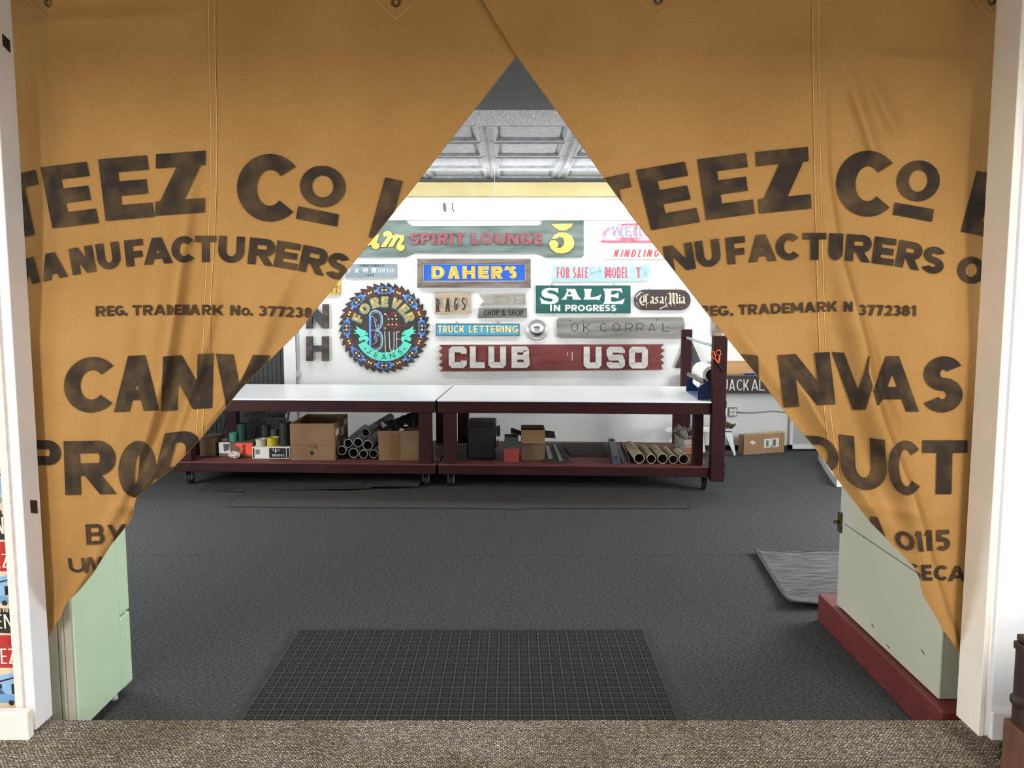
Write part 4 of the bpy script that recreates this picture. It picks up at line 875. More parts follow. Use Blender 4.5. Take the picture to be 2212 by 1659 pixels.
tri([(1115, 130), (1275, 130), (1255, 200), (1245, 295), (1320, 295), (1400, 270), (1465, 240), (1425, 352), (1380, 340), (1110, 340), (1135, 290), (1140, 200)])
tri([(1500, 125), (1870, 118), (1885, 215), (1830, 175), (1740, 160), (1665, 170), (1655, 248), (1720, 240), (1810, 200), (1805, 325), (1760, 300), (1655, 290), (1655, 375), (1720, 388), (1830, 370), (1930, 320), (1890, 435), (1820, 428), (1500, 432), (1530, 380), (1538, 280), (1530, 180)])
paint(s, text_line('IN', 1188.5, 1210, 672, 13.5, .26, gap=.2, split=True) + text_line('PROGRESS', 1221, 1331, 672, 13.5, .26, gap=.1, split=True), .0285, fc)
for hx in (1193, 1326):
    MB().torus(P(hx, 614.5, YW - .015), (0, 1, 0), .009, .0026, 14, 6).tube([P(hx, 616.5, YW - .015), P(hx, 619, YW - .015)], .003, 6).tube([P(hx + 2, 676, YW - .015), P(hx + 2.5, 680, YW - .015)], .003, 6).build('hook', steel_m, s, smooth=True)
# casa mia
s = sign('painted_sign', 'dark brown sign with rounded ends and cream blackletter lettering', 1431, 671)
out = [(1393 + 22.5 * math.cos(t), 648 - 22.5 * math.sin(t)) for t in np.linspace(math.pi / 2, 3 * math.pi / 2, 14)] + [(1469.5 + 22.5 * math.cos(t), 648 - 22.5 * math.sin(t)) for t in np.linspace(-math.pi / 2, math.pi / 2, 14)]
board('board', out, .028, M('worn_brown_black', (58, 46, 46), (66, 54, 53), rough=.6, scale=6), s)
K10 = (1290, 470, 7.543)
def nib(pts, nx, ny, n=4):
    p_ = spline(pts, n) if n > 1 else pts
    return tuple([crop([(x - nx, y - ny) for x, y in p_], *K10), crop([(x + nx, y + ny) for x, y in p_], *K10)])
N_ = []
N_ += [nib([(838, 1262), (805, 1250), (765, 1262), (722, 1285), (700, 1335), (712, 1392), (755, 1425), (800, 1415), (838, 1385)], 11, -5), nib([(760, 1268), (766, 1380)], 8, -5, 1), nib([(790, 1262), (792, 1385)], 5, -4, 1), nib([(735, 1290), (700, 1262)], 6, 6, 1), nib([(725, 1380), (800, 1330)], 2, 5, 1)]
for ox in (0, 158, 507):
    N_ += [nib([(868 + ox, 1302), (892 + ox, 1290), (912 + ox, 1308)], 8, -6, 1), nib([(908 + ox, 1300), (908 + ox, 1388), (928 + ox, 1396)], 10, -6, 1), nib([(905 + ox, 1338), (875 + ox, 1356), (872 + ox, 1385), (886 + ox, 1396), (905 + ox, 1380)], 9, -5, 1)]
N_ += [nib([(990, 1308), (970, 1294), (950, 1308), (956, 1332), (982, 1348), (988, 1378), (966, 1398), (942, 1386)], 10, -6, 1)]
N_ += [nib([(1150, 1240), (1178, 1228), (1195, 1255), (1190, 1380), (1204, 1400)], 11, -7, 1), nib([(1195, 1255), (1232, 1228), (1250, 1255), (1246, 1380), (1260, 1400)], 11, -7, 1), nib([(1250, 1255), (1284, 1232), (1300, 1260), (1298, 1385), (1318, 1400)], 10, -7, 1), nib([(1222, 1250), (1220, 1390)], 2, 0, 1), nib([(1165, 1390), (1200, 1412)], 8, -5, 1)]
N_ += [nib([(1330, 1300), (1346, 1300), (1344, 1385), (1362, 1394)], 10, -6, 1), nib([(1338, 1262), (1350, 1270)], 9, -6, 1)]
paint(s, N_, .0286, M('cream_paint', (246, 236, 176), (250, 244, 206), rough=.5, scale=20))
paint(s, [nib([(806, 1262), (808, 1470)], 3, 0, 1), nib([(1205, 1400), (1205, 1448)], 3, 0, 1), nib([(1267, 1395), (1267, 1445)], 3, 0, 1)], .0287, M('cream_paint', (246, 236, 176)), 'paint_drips')
wear = M('white_wear', (170, 164, 160), (200, 196, 192), rough=.7, scale=60)
paint(s, [nib(p_, a, b, 3) for p_, a, b in (([(640, 1290), (680, 1240), (730, 1215), (760, 1240)], 12, 6), ([(640, 1380), (665, 1430), (700, 1460)], 9, 4), ([(655, 1340), (640, 1300), (690, 1250)], 5, 3), ([(1125, 1290), (1110, 1360), (1130, 1420), (1100, 1450), (1060, 1465), (1020, 1490)], 10, 5), ([(1130, 1420), (1145, 1470)], 6, 3), ([(1365, 1470), (1385, 1485)], 9, 4))], .0284, wear, 'wear')
for hx in (1402, 1460): 
    MB().tube([P(hx, 622, YW - .012), P(hx, 627, YW - .012)], .004, 6).build('hook', steel_m, s)
# weathered upright board behind the post, right end of the wall
s = sign('weathered_board', 'short weathered knotty board at the right curtain edge above the table post', 1550, 726, 'board')
board('plank', rect(1539, 650, 1560, 726), .03, M('knotty_board', (120, 104, 92), (164, 146, 132), rough=.85, scale=14, bump=.4, bscale=40), s)
# shelf with hand lettered front board
sh = thing('wall_shelf', 'dark wall shelf whose front board carries hand painted white capitals', 'shelf', P(1630, 850, YW))
ys = YW - .22
zt = P(1600, 812, ys)[2]; zb = P(1600, 850, ys)[2]; xa, xb = P(1480, 830, ys)[0], 3.9
brown_b = M('dark_brown_board', (50, 40, 36), (62, 52, 46), rough=.7, scale=6)
box('front_board', (xa, ys, zb), (xb, ys + .03, zt), brown_b, sh, .003)
box('shelf_top', (xa, ys + .03, zt - .025), (xb, YW, zt - .002), M('grey_shelf_top', (96, 94, 92), (112, 110, 107), rough=.6, scale=8), sh)
m = MB(); 
lay(m, [q for c, a, b in (('J', 1552, 1572), ('A', 1575, 1588), ('C', 1591.5, 1604), ('K', 1606, 1618), ('A', 1623, 1638), ('L', 1640, 1652), ('O', 1658, 1672), ('P', 1676, 1688), ('E', 1692, 1704)) for q in text_line(c, a, b, 843.5, 24, .1)], lambda x, y: at(x, y, ys - .001), 1); m.build('lettering', M('chalk_white', (214, 208, 200), rough=.7), sh)
o = MB().box((xa + .3, YW - .05, zt), (3.4, YW - .02, P(1580, 780, YW - .05)[2])).build('pine_plank', M('raw_pine', (178, 136, 90), (196, 154, 108), rough=.7, scale=5, stretch=(.3, 1, 4)), None, .002)
tag(o, 'raw pine plank standing on the dark wall shelf', 'plank')
pn = thing('marker_pen', 'blue marker lying on the dark wall shelf', 'pen', tuple(P(1618, 804, ys + .1)))
c0 = Vector(P(1609, 806, ys + .1)); c0.z = zt + .009
MB().tube([c0, c0 + Vector((.11, .03, 0))], .009, 10).build('pen_body', M('pen_blue', (24, 30, 170), rough=.3), pn, smooth=True)
MB().tube([c0 + Vector((.11, .03, 0)), c0 + Vector((.15, .041, 0))], .0075, 10).build('pen_cap', M('pen_green', (60, 150, 130), rough=.3), pn, smooth=True)
# socket box and cable on the wall
ob = thing('outlet_box', 'grey metal outlet box with four sockets low on the white wall', 'outlet', P(1583, 901, YW))
x0, z0 = P(1574, 900, YW - .05)[0], P(1574, 900, YW - .05)[2]; x1, z1 = P(1593, 880.5, YW - .05)[0], P(1593, 880.5, YW - .05)[2]
box('box_body', (x0, YW - .05, z0), (x1, YW, z1), M('grey_metal_box', (124, 124, 122), (140, 140, 138), rough=.4, metal=.3, scale=30), ob, .003)
sk = M('socket_white', (232, 230, 226), rough=.4)
for i in (0, 1):
    for j in (0, 1):
        c = (x0 + (x1 - x0) * (.29 + .42 * i), YW - .05, z0 + (z1 - z0) * (.29 + .42 * j))
        k = MB().lathe(c, (0, -1, 0), [(0, .0185), (.003, .018), (.0035, .001)], 16).build('socket', sk, ob)
        sl = MB()
        for dx in (-.006, .006): sl.box((c[0] + dx - .0012, c[1] - .0046, c[2] - .002), (c[0] + dx + .0012, c[1] - .0034, c[2] + .008))
        sl.build('socket_slots', blk, k)
pts = [P(x, y, YW - .012) for x, y in ((1593, 891), (1620, 892), (1645, 890.5), (1668, 888), (1690, 890), (1730, 892), (1800, 890), (1900, 892))]
tag(MB().tube(pts, .007, 6).build('wall_cable', M('cable_grey', (150, 146, 140), rough=.5), None, smooth=True), 'pale grey cable running along the wall from the outlet box', 'cable')
hp = MB().tube([P(x, 474, YW - .02) for x in (600, 1000, 1400, 1600)], .012, 8)
tag(hp.build('ceiling_conduit', M('white_pipe', (210, 214, 216), rough=.4), None, smooth=True), 'thin white pipe running level along the wall under the lamps', 'pipe')
# fluorescent lamps
tube_m = emit('fluorescent_tube', (1.0, 1.0, 0.98), TUBE_STRENGTH)
lampw = M('lamp_white', (235, 236, 236), rough=.4)
hang_m = M('white_wire', (220, 222, 222), rough=.5)
def strip_lamp(a, b, label, group, zh):
    a = Vector(a); b = Vector(b); d = (b - a).normalized(); n_ = Vector((-d.y, d.x, 0)); up_ = Vector((0, 0, 1))
    L = thing('fluorescent_lamp', label, 'lamp', tuple((a + b) / 2), group)
    def bar(p, q, w0, w1, z0, z1, nm, mt):
        MB().hexa([p - n_ * w0 + up_ * z0, q - n_ * w0 + up_ * z0, q + n_ * w0 + up_ * z0, p + n_ * w0 + up_ * z0, p - n_ * w1 + up_ * z1, q - n_ * w1 + up_ * z1, q + n_ * w1 + up_ * z1, p + n_ * w1 + up_ * z1]).build(nm, mt, L)
    bar(a, b, .03, .02, 0, .05, 'housing', lampw)
    for s_ in (-.09, .09): MB().tube([a + d * .02 + n_ * s_ - up_ * .012, b - d * .02 + n_ * s_ - up_ * .012], .019, 10).build('tube', tube_m, L, smooth=True)
    for e in (a, b - d * .016): bar(e, e + d * .016, .115, .115, -.04, .02, 'lamp_holder', M('lamp_holder_grey', (150, 158, 160), rough=.5))
    for e in (a + d * .4, b - d * .4): MB().tube([e + up_ * .05, Vector((e.x, e.y, zh))], .0015, 5).build('hanger', hang_m, L)
grp = 'fluorescent lamps in a row before the back wall'
strip_lamp((1.92, 8.02, 2.485), (3.9, 8.02, 2.485), 'added twin tube fluorescent lamp brightening the right wall, unseen behind the right curtain', grp, ZC + .02)  # added unseen lamp, lifts the dim right end of the back wall
strip_lamp((-3.05, 8.02, 2.485), (-.635, 8.02, 2.485), 'long twin tube fluorescent lamp over the left table, at the left curtain edge', grp, ZC + .02)
strip_lamp((-.565, 8.02, 2.485), (1.85, 8.02, 2.485), 'long twin tube fluorescent lamp over the right table, at the right curtain edge', grp, ZC + .02)
# ================================================================ work tables
PV = np.array((-.635, 6.905)); AL = math.radians(-2.9)
DV = np.array((math.cos(AL), math.sin(AL))); NV = np.array((-math.sin(AL), math.cos(AL)))
def tb(s_, t, z): q = PV + DV * s_ + NV * t; return (float(q[0]), float(q[1]), z)
def tbox(m, s0, s1, t0, t1, z0, z1):
    return m.hexa([tb(s0, t0, z0), tb(s1, t0, z0), tb(s1, t1, z0), tb(s0, t1, z0), tb(s0, t0, z1), tb(s1, t0, z1), tb(s1, t1, z1), tb(s0, t1, z1)])
ox = M('oxblood_paint', (43, 16, 18), (52, 20, 21), rough=.55, scale=6, bump=.08, bscale=40, spec=.2)
oxs = M('worn_oxblood_shelf', (92, 44, 42), (112, 62, 56), rough=.6, scale=7, stretch=(1, 3, 1))
topm = M('white_laminate', (240, 242, 246), rough=.3)
galv = M('galvanised', (128, 130, 130), rough=.45, metal=.5); rub = M('black_wheel', (18, 18, 18), rough=.6)
ZS = .215
def table(s0, s1, label, posts):
    r = thing('work_table', label, 'table', tb((s0 + s1) / 2, .6, 0), 'two long work tables standing end to end')
    tbox(MB(), s0, s1, -.012, 1.2, .753, .766).build('tabletop', topm, r, .002)
    tbox(MB(), s0 + .005, s1 - .005, 0, .04, .655, .752).build('front_apron', ox, r, .003)
    tbox(MB(), s0 + .005, s1 - .005, 1.15, 1.19, .655, .752).build('back_apron', ox, r, .003)
    for a in (s0 + .005, s1 - .045): tbox(MB(), a, a + .04, .04, 1.15, .655, .752).build('side_apron', ox, r, .003)
    tbox(MB(), s0 + .005, s1 - .005, .0, .04, .130, .208).build('bottom_rail', ox, r, .004)
    tbox(MB(), s0 + .005, s1 - .005, 1.15, 1.19, .130, .208).build('bottom_rail', ox, r, .004)
    tbox(MB(), s0 + .002, s1 - .002, -.004, 1.19, .208, ZS).build('shelf', oxs, r, .001)
    for a in (s0 + .045, s1 - .15):
        for t in (.03, 1.06):
            if posts and a > 0 and a > s1 - .5: 
                tbox(MB(), a + (.02 if t < .5 else 0), a + .105, t + .06, t + .13, ZS, .753).build('leg', ox, r, .003); continue
            tbox(MB(), a, a + .105, t, t + .10, ZS, .753).build('leg', ox, r, .003)
    for a in (s0 + .10, s1 - (.03 if posts else .10)):
        for t in (.09, 1.09):
            w = MB()
            p0 = tb(a, t + .03, .052)
            c = tbox(MB(), a - .03, a + .03, t - .045, t + .045, .122, .130)
            tbox(c, a - .026, a - .022, t - .02, t + .045, .045, .122); tbox(c, a + .022, a + .026, t - .02, t + .045, .045, .122)
            cst = c.build('caster', galv, r)
            MB().lathe(tb(a - .017, t + .03, .052), (DV[0], DV[1], 0), [(0, .012), (0, .046), (.004, .052), (.030, .052), (.034, .046), (.034, .012)], 20).build('wheel', rub, cst, smooth=False)
    if posts:
        hp_ = tbox(MB(), s1 + .004, s1 + .115, -.02, .085, .095, 1.306).build('front_post', ox, r, .004)
        tbox(MB(), s1 - .065, s1 + .03, 1.20, 1.29, .095, 1.315).build('rear_post', ox, r, .004)
        MB().tube([tb(s1 + .06, -.023, 1.213), tb(s1 + .06, -.019, 1.213)], .0125, 14).build('bolt_hole', rub, hp_)
        MB().tube([tb(s1 + .02, .085, 1.22), tb(s1 - .02, 1.20, 1.235)], .0135, 12).build('roll_rod', M('white_conduit_rod', (196, 204, 212), rough=.3), r, smooth=True)
        for zz in (.74, .62, .23, .15): tbox(MB(), s1 + .115, s1 + .124, .0, .07, zz - .03, zz + .03).build('bracket', M('black_bracket', (16, 15, 15), rough=.5), r)
    return r
tl = table(-2.285, -.008, 'left oxblood red work table with a white top and loaded lower shelf', False)
tr = table(.008, 2.285, 'right oxblood red work table with tall end posts holding a rod', True)
# ---- scissors on the front post
sc = thing('scissors', 'orange handled scissors hanging on the front table post', 'scissors', tb(2.33, -.03, 1.0))
YP = float(tb(2.34, -.03, 1)[1])
K11 = (1420, 690, 7.9)
def spt(pts, off=0): return [P(x, y, YP - off) for x, y in crop(pts, *K11)]
om = M('orange_plastic', (206, 88, 46), (214, 102, 58), rough=.4, scale=10)
def loop(pts, r, name='handle'):
    q = spt(pts); q = q + q[:2]
    MB().tube(q, r, 8, False).build(name, om, sc, smooth=True)
loop([(1040, 520), (1015, 528), (1000, 560), (1010, 595), (1040, 612), (1070, 605), (1084, 575), (1075, 535)], .0055)
loop([(945, 545), (925, 555), (920, 590), (935, 640), (965, 672), (992, 670), (996, 640), (980, 600), (968, 560)], .0055)
MB().tube(spt([(1060, 610), (1052, 680), (1040, 745)]), [.007, .009, .006], 8).build('handle_arm', om, sc, smooth=True)
MB().tube(spt([(985, 665), (1010, 710), (1040, 745)], .004), [.006, .007, .006], 8).build('handle_arm', om, sc, smooth=True)
bl0 = spt([(1030, 745), (1052, 738), (1090, 800), (1150, 915), (1128, 900), (1075, 825)])
MB().prism(bl0, [(x, y + .004, z) for x, y, z in bl0]).build('blade', M('dark_blade', (70, 66, 66), rough=.3, metal=.7), sc)
# ---- paper dispenser on the table end
nv = M('navy_enamel', (22, 40, 82), (26, 46, 92), rough=.35, scale=6); pap = M('white_paper', (242, 242, 240), rough=.7)
dp = thing('paper_dispenser', 'navy blue roll dispenser holding a white paper roll on the table end', 'dispenser', tb(2.05, .55, .766))
S0, S1 = 2.19, 2.30; TA, TC = .10, .72
def side(t):
    prof = [(S0 - .0, .768), (S1 + .05, .768), (S1 + .05, .90), (S1 + .01, .925), (S0 + .08, .925), (S0, .87)]
    f = [tb(a, t, z) for a, z in prof]; b = [tb(a, t + .006, z) for a, z in prof]
    return MB().prism(f, b)
side(TA).build('side_plate', nv, dp); side(TC).build('side_plate', nv, dp)
tbox(MB(), S0, S1 + .05, TA, TC, .768, .773).build('base_plate', M('blue_grey_base', (120, 138, 178), rough=.4), dp)
tbox(MB(), S1 + .044, S1 + .05, TA, TC, .772, .90).build('back_plate', nv, dp)
a = Vector(tb(S0 + .115, TA + .012, .972)); b = Vector(tb(S0 + .125, TC - .03, .965)); ax = (b - a); Ln = ax.length
rl = MB().lathe(a, ax, [(0, .028), (0, .078), (Ln, .078), (Ln, .028), (0, .028)], 32).build('paper_roll', pap, dp, smooth=False)
MB().lathe(a - ax.normalized() * .004, ax, [(.0035, .001), (.0035, .05), (.003, .052)], 24).build('roll_core', M('black_core', (20, 18, 18), rough=.7), rl)
a = tb(S0 + .045, TA - .01, .925); b = tb(S0 + .02, TC + .01, .925)
MB().tube([a, b], .017, 12).build('cutter_bar', M('steel_bar', (120, 118, 112), rough=.35, metal=.6), dp, smooth=True)
MB().hexa([tb(S0 + .02, TA + .05, .87), tb(S0 + .06, TA + .05, .83), tb(S0 + .06, TA + .4, .83), tb(S0 + .02, TA + .4, .87), tb(S0 + .022, TA + .05, .905), tb(S0 + .062, TA + .05, .9), tb(S0 + .062, TA + .4, .9), tb(S0 + .022, TA + .4, .905)]).build('paper_tail', pap, dp)
# ================================================================ things on the shelves (pixel of the front foot -> place on the shelf)
def fz(px, py): return onz(px, py, ZS + .0015)
def zof(py, Y): return float(at(1106, py, Y)[2])
def xof(px, py, Y): return float(at(px, py, Y)[0])
card = M('brown_cardboard', (112, 86, 60), (126, 98, 70), rough=.85, scale=4, bump=.05); card_d = M('dark_cardboard', (96, 78, 62), (108, 90, 72), rough=.85, scale=4)
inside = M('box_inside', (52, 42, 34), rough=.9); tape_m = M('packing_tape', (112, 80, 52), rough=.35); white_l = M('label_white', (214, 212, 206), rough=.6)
black_m = M('black_print', (24, 24, 28), rough=.5)
def px_box(px0, px1, pyb, pyt, depth, lean=0.0):     # corners of a box whose front face fills the pixels
    Y = fz((px0 + px1) / 2, pyb)[1]; x0, x1 = xof(px0, pyb, Y), xof(px1, pyb, Y); z0 = ZS + .0015; z1 = zof(pyt, Y)
    return x0, x1, Y, Y + depth, z0, z1
def openbox(root, x0, x1, y0, y1, z0, z1, mat, t=.005):
    MB().box((x0, y0, z0), (x1, y1, z0 + t)).build('bottom_panel', mat, root)
    MB().box((x0, y0, z0 + t), (x1, y0 + t, z1)).build('front_panel', mat, root); MB().box((x0, y1 - t, z0 + t), (x1, y1, z1)).build('back_panel', mat, root)
    MB().box((x0, y0 + t, z0 + t), (x0 + t, y1 - t, z1)).build('side_panel', mat, root); MB().box((x1 - t, y0 + t, z0 + t), (x1, y1 - t, z1)).build('side_panel', mat, root)
# big open carton
x0, x1, y0, y1, z0, z1 = px_box(629, 723, 994, 915, .60)
r = thing('cardboard_box', 'largest brown cardboard box on the left shelf, open topped, white labels on its side', 'box', ((x0 + x1) / 2, (y0 + y1) / 2, z0)); openbox(r, x0, x1, y0, y1, z0, z1, card)
zm = zof(961, y0)
MB().box((x0 - .003, y0 - .006, zm), (x1 + .004, y0 - .001, z1 - .004)).build('front_flap', card, r, .001); MB().box((x0 + .17, y0 - .0075, zm - .025), (x0 + .215, y0 - .0063, zm + .018)).build('tape_strip', tape_m, r)
MB().box((x0 + .17, y0 - .0015, z0 + .045), (x0 + .195, y0 - .0003, z0 + .08)).build('printed_mark', black_m, r)
for a, b, c, d in ((.06, .2, .2, .26), (.28, .42, .16, .24), (.1, .24, .08, .14), (.34, .5, .05, .13), (.42, .56, .24, .29)): MB().box((x1, y0 + a, z0 + c), (x1 + .0015, y0 + b, z0 + d)).build('label', white_l, r)
# paper carton on its side
x0, x1, y0, y1, z0, z1 = px_box(545, 627, 991, 966, .30)
r = thing('paper_carton', 'low white and black printed carton under the yellow and white tubs', 'carton', ((x0 + x1) / 2, (y0 + y1) / 2, z0)); MB().box((x0, y0, z0), (x1, y1, z1)).build('carton_body', M('carton_white', (206, 202, 196), rough=.7), r, .002)
def fr(u0, u1, v0, v1, mat, nm, e=.0012): MB().box((x0 + (x1 - x0) * u0, y0 - e, z0 + (z1 - z0) * v0), (x0 + (x1 - x0) * u1, y0, z0 + (z1 - z0) * v1)).build(nm, mat, r)
fr(.02, .06, .08, .92, black_m, 'printed_panel'); fr(.45, .89, .08, .92, black_m, 'printed_panel'); fr(.91, .98, .08, .92, black_m, 'printed_panel'); fr(.09, .2, .4, .8, M('grey_print', (120, 112, 106), rough=.6), 'shipping_label')
m = MB()
def upside(strips): return [tuple([[(xc * 2 - x, yc * 2 - y) for x, y in q] for q in S_]) for S_ in strips]
xc, yc = 601, 983.5
lay(m, upside(text_line('COUGAR', 588, 614, 986, 5, .18, gap=.2)), lambda x, y: at(x, y, y0 - .0016), 1)
lay(m, [quad((589, 971), (591, 971), (589, 974), (591, 974)), quad((594, 970.5), (597, 970.5), (594, 977), (597, 977)), ring(602, 973, 2, 2, .6, .6, 0, 360, 12)], lambda x, y: at(x, y, y0 - .0016), 1); m.build('lettering', white_l, r)
ct = z1
def tub(name, label, px0, px1, pyt, pyb, z_, Y, mat, cat='tub', lid=None, rim=True):
    xa, xb = xof(px0, pyb, Y), xof(px1, pyb, Y); R = (xb - xa) / 2; zt = zof(pyt, Y - R); h = zt - z_
    q = thing(name, label, cat, ((xa + xb) / 2, Y, z_))
    MB().lathe(((xa + xb) / 2, Y, z_), (0, 0, 1), [(0, .001), (0, R * .94), (h * .9, R), (h, R)] + ([(h, R * .9), (h - .012, R * .88), (h - .012, .001)] if rim else [(h, .001)]), 24).build('tub_body', mat, q, smooth=False)
    if rim: MB().torus(((xa + xb) / 2, Y, z_ + h), (0, 0, 1), R, .003, 24, 6).build('rim', mat, q, smooth=True)
    return q
yb = y0
tub('yellow_tub', 'yellow tub standing on the white and black carton', 577, 603, 947, 966, ct, yb + .085, M('yellow_plastic', (178, 160, 44), (164, 148, 44), rough=.5, scale=20))
tub('white_tub', 'off white tub standing beside the yellow tub on the carton', 553, 575, 950, 966, ct, yb + .075, M('off_white_plastic', (176, 172, 154), rough=.5))
tub('black_canister', 'tall black canister between the yellow tub and the largest cardboard box', 604, 630, 914, 966, ct, yb + .09, M('black_plastic', (22, 22, 24), rough=.5), 'canister')
tub('grey_can', 'dark grey can behind the yellow tub', 585, 603, 928, 950, ct, yb + .21, M('dark_grey_can', (58, 58, 56), rough=.5), 'can')
tub('black_canister', 'dark canister at the back behind the white tub', 565, 586, 918, 950, ct, yb + .22, M('charcoal_can', (34, 33, 34), rough=.5), 'canister')
# fragile box
x0, x1, y0, y1, z0, z1 = px_box(497, 547, 987, 956, .26)
r = thing('cardboard_box', 'small brown box with a bright orange red FRAGILE label', 'box', ((x0 + x1) / 2, (y0 + y1) / 2, z0)); MB().box((x0, y0, z0), (x1, y1, z1)).build('box_body', card_d, r, .002)
lb = [P(x, y, y0 - .0012) for x, y in ((508.5, 957.5), (545, 957.5), (545, 984), (520, 981), (519, 966), (510, 963.5))]
MB().prism(lb, [(x, y + .001, z) for x, y, z in lb]).build('fragile_label', M('orange_red_label', (236, 78, 58), rough=.5), r)
m = MB()
def rot90(strips, cx, cy): return [tuple([[(cx + (y - cy), cy - (x - cx)) for x, y in q] for q in S_]) for S_ in strips]
lay(m, rot90(text_line('FRAGILE', 518, 539, 973, 7, .2, gap=.14), 528, 970.5), lambda x, y: at(x, y, y0 - .0017), 1); m.build('lettering', black_m, r)
ct2 = z1; yb2 = y0
# white labelled box, crumpled paper
x0, x1, y0, y1, z0, z1 = px_box(473, 496.5, 986, 955, .22)
r = thing('cardboard_box', 'small box with a white label and a grey cabinet picture, left of the FRAGILE label', 'box', ((x0 + x1) / 2, (y0 + y1) / 2, z0)); MB().box((x0, y0, z0), (x1, y1, z1)).build('box_body', card_d, r, .002)
MB().box((x0 + .002, y0 - .001, z0 + .028), (x1 + .008, y0 - .0001, z1 - .003)).build('label', white_l, r)
pc = [P(x, y, y0 - .0016) for x, y in ((482, 959), (496, 959), (495, 972), (484, 975.5))]
MB().prism(pc, [(x, y + .0004, z) for x, y, z in pc]).build('printed_picture', M('dark_grey_print', (80, 80, 78), rough=.6), r)
def lump(name, label, c, rx, ry, rz, mat, cat, n=9, k=14, j=.25):
    rnd = random.Random(len(label)); vs = []; fs = []
    for a in range(n + 1):
        for b in range(k):
            th = math.pi * a / n; ph = 2 * math.pi * b / k; q = 1 + (rnd.random() - .5) * j * 2 * (0 if a in (0, n) else 1)
            vs.append((c[0] + rx * math.sin(th) * math.cos(ph) * q, c[1] + ry * math.sin(th) * math.sin(ph) * q, c[2] + rz * max(-1, -math.cos(th) * q)))
    for a in range(n):
        for b in range(k): fs.append((a * k + b, a * k + (b + 1) % k, (a + 1) * k + (b + 1) % k, (a + 1) * k + b))
    return tag(MB().add(vs, fs).build(name, mat, None), label, cat)
q = P(507, 980, y0 - .075); lump('crumpled_paper', 'crumpled white paper between the two small labelled boxes', (q[0], q[1], ZS + .032), .05, .04, .031, M('crumpled_white', (176, 166, 152), (196, 186, 172), rough=.8, scale=12), 'paper')
tub('turquoise_cup', 'turquoise tub on top of the box with the orange red label', 496, 513, 936, 955, ct2, yb2 + .09, M('turquoise_plastic', (72, 132, 124), rough=.5), 'cup')
tub('green_canister', 'tall dark green canister on top of the box with the orange red label', 513, 535, 916, 956, ct2, yb2 + .13, M('dark_green_tin', (20, 62, 52), rough=.5), 'canister', rim=False)
tub('white_dish', 'shallow white dish on top of the small box with the cabinet picture', 479, 494, 950, 955, z1, y0 + .1, M('white_dish', (150, 148, 140), rough=.5), 'dish')
x0, x1, y0, y1, z0, z1 = px_box(432, 466, 985, 946, .26)
r = thing('cardboard_box', 'plain dark brown box farthest left on the shelf beside the curtain edge', 'box', ((x0 + x1) / 2, (y0 + y1) / 2, z0)); MB().box((x0, y0, z0), (x1, y1, z1)).build('box_body', card_d, r, .002); MB().box((x0 + .06, y0 - .0008, z0), (x0 + .09, y0, z1)).build('tape_strip', tape_m, r)
x0, x1, y0, y1, z0, z1 = px_box(380, 412, 987, 950, .26)
r = thing('cardboard_box', 'brown box mostly hidden by the left curtain edge', 'box', ((x0 + x1) / 2, (y0 + y1) / 2, z0)); MB().box((x0, y0, z0), (x1, y1, z1)).build('box_body', card_d, r, .002); MB().box((x0 + .06, y0 - .0008, z0), (x0 + .09, y0, z1)).build('tape_strip', tape_m, r)
# grey pipes
pip = M('grey_pvc', (128, 126, 120), (146, 144, 138), rough=.5, scale=12); pin = M('pipe_inside', (56, 54, 52), rough=.8)
def hollow(name, label, a, b, R, mat, grp, inm, wall=.14, cat='pipe'):
    a = Vector(a); b = Vector(b); ax = b - a; L_ = ax.length; n_ = ax.normalized(); q = thing(name, label, cat, tuple(a - Vector((0, 0, R))), grp)
    MB().lathe(a, ax, [(0, R * (1 - wall)), (0, R), (L_, R), (L_, R * (1 - wall))], 24).build('pipe_wall', mat, q, smooth=False)
    MB().lathe(a, ax, [(0.0002, R * (1 - wall)), (L_ - .0002, R * (1 - wall))], 24).build('pipe_bore', inm, q, smooth=True); return q
def crp(x, y): return (380 + x / 3.95, 820 + y / 3.95)
for i, (x, y, R, lb) in enumerate(((1415, 612, 42, 'grey plastic pipe at the left of the lower row'), (1515, 634, 44, 'grey plastic pipe second from left in the lower row'), (1600, 644, 40, 'pale rimmed pipe third from left in the lower row'), (1685, 641, 39, 'grey plastic pipe at the right of the lower row'), (1470, 552, 40, 'grey plastic pipe at the left of the upper row'), (1553, 545, 42, 'grey plastic pipe in the middle of the upper row'), (1636, 568, 46, 'widest grey plastic pipe at the right of the upper row'))):
    Y = 7.12 if i < 4 else 7.12; cx_, cy_ = crp(x, y); c = Vector(P(cx_, cy_, Y)); Rm = R / 3.95 * 1 / 1790 * 7.2
    Rm *= .94; c.z += .008
    if i < 4: c.z = max(c.z, ZS + Rm + .0025)
    hollow('plastic_pipe', lb + ' of the pile', c, c + Vector((0, .85, 0)), Rm, pip, None, pin)
q = Vector(P(*crp(1620, 452), 7.25)); hollow('plastic_pipe', 'grey plastic pipe lying on top of the stack, leaning toward the torn box', q, q + Vector((.16, .42, .075)), .040, pip, None, pin)
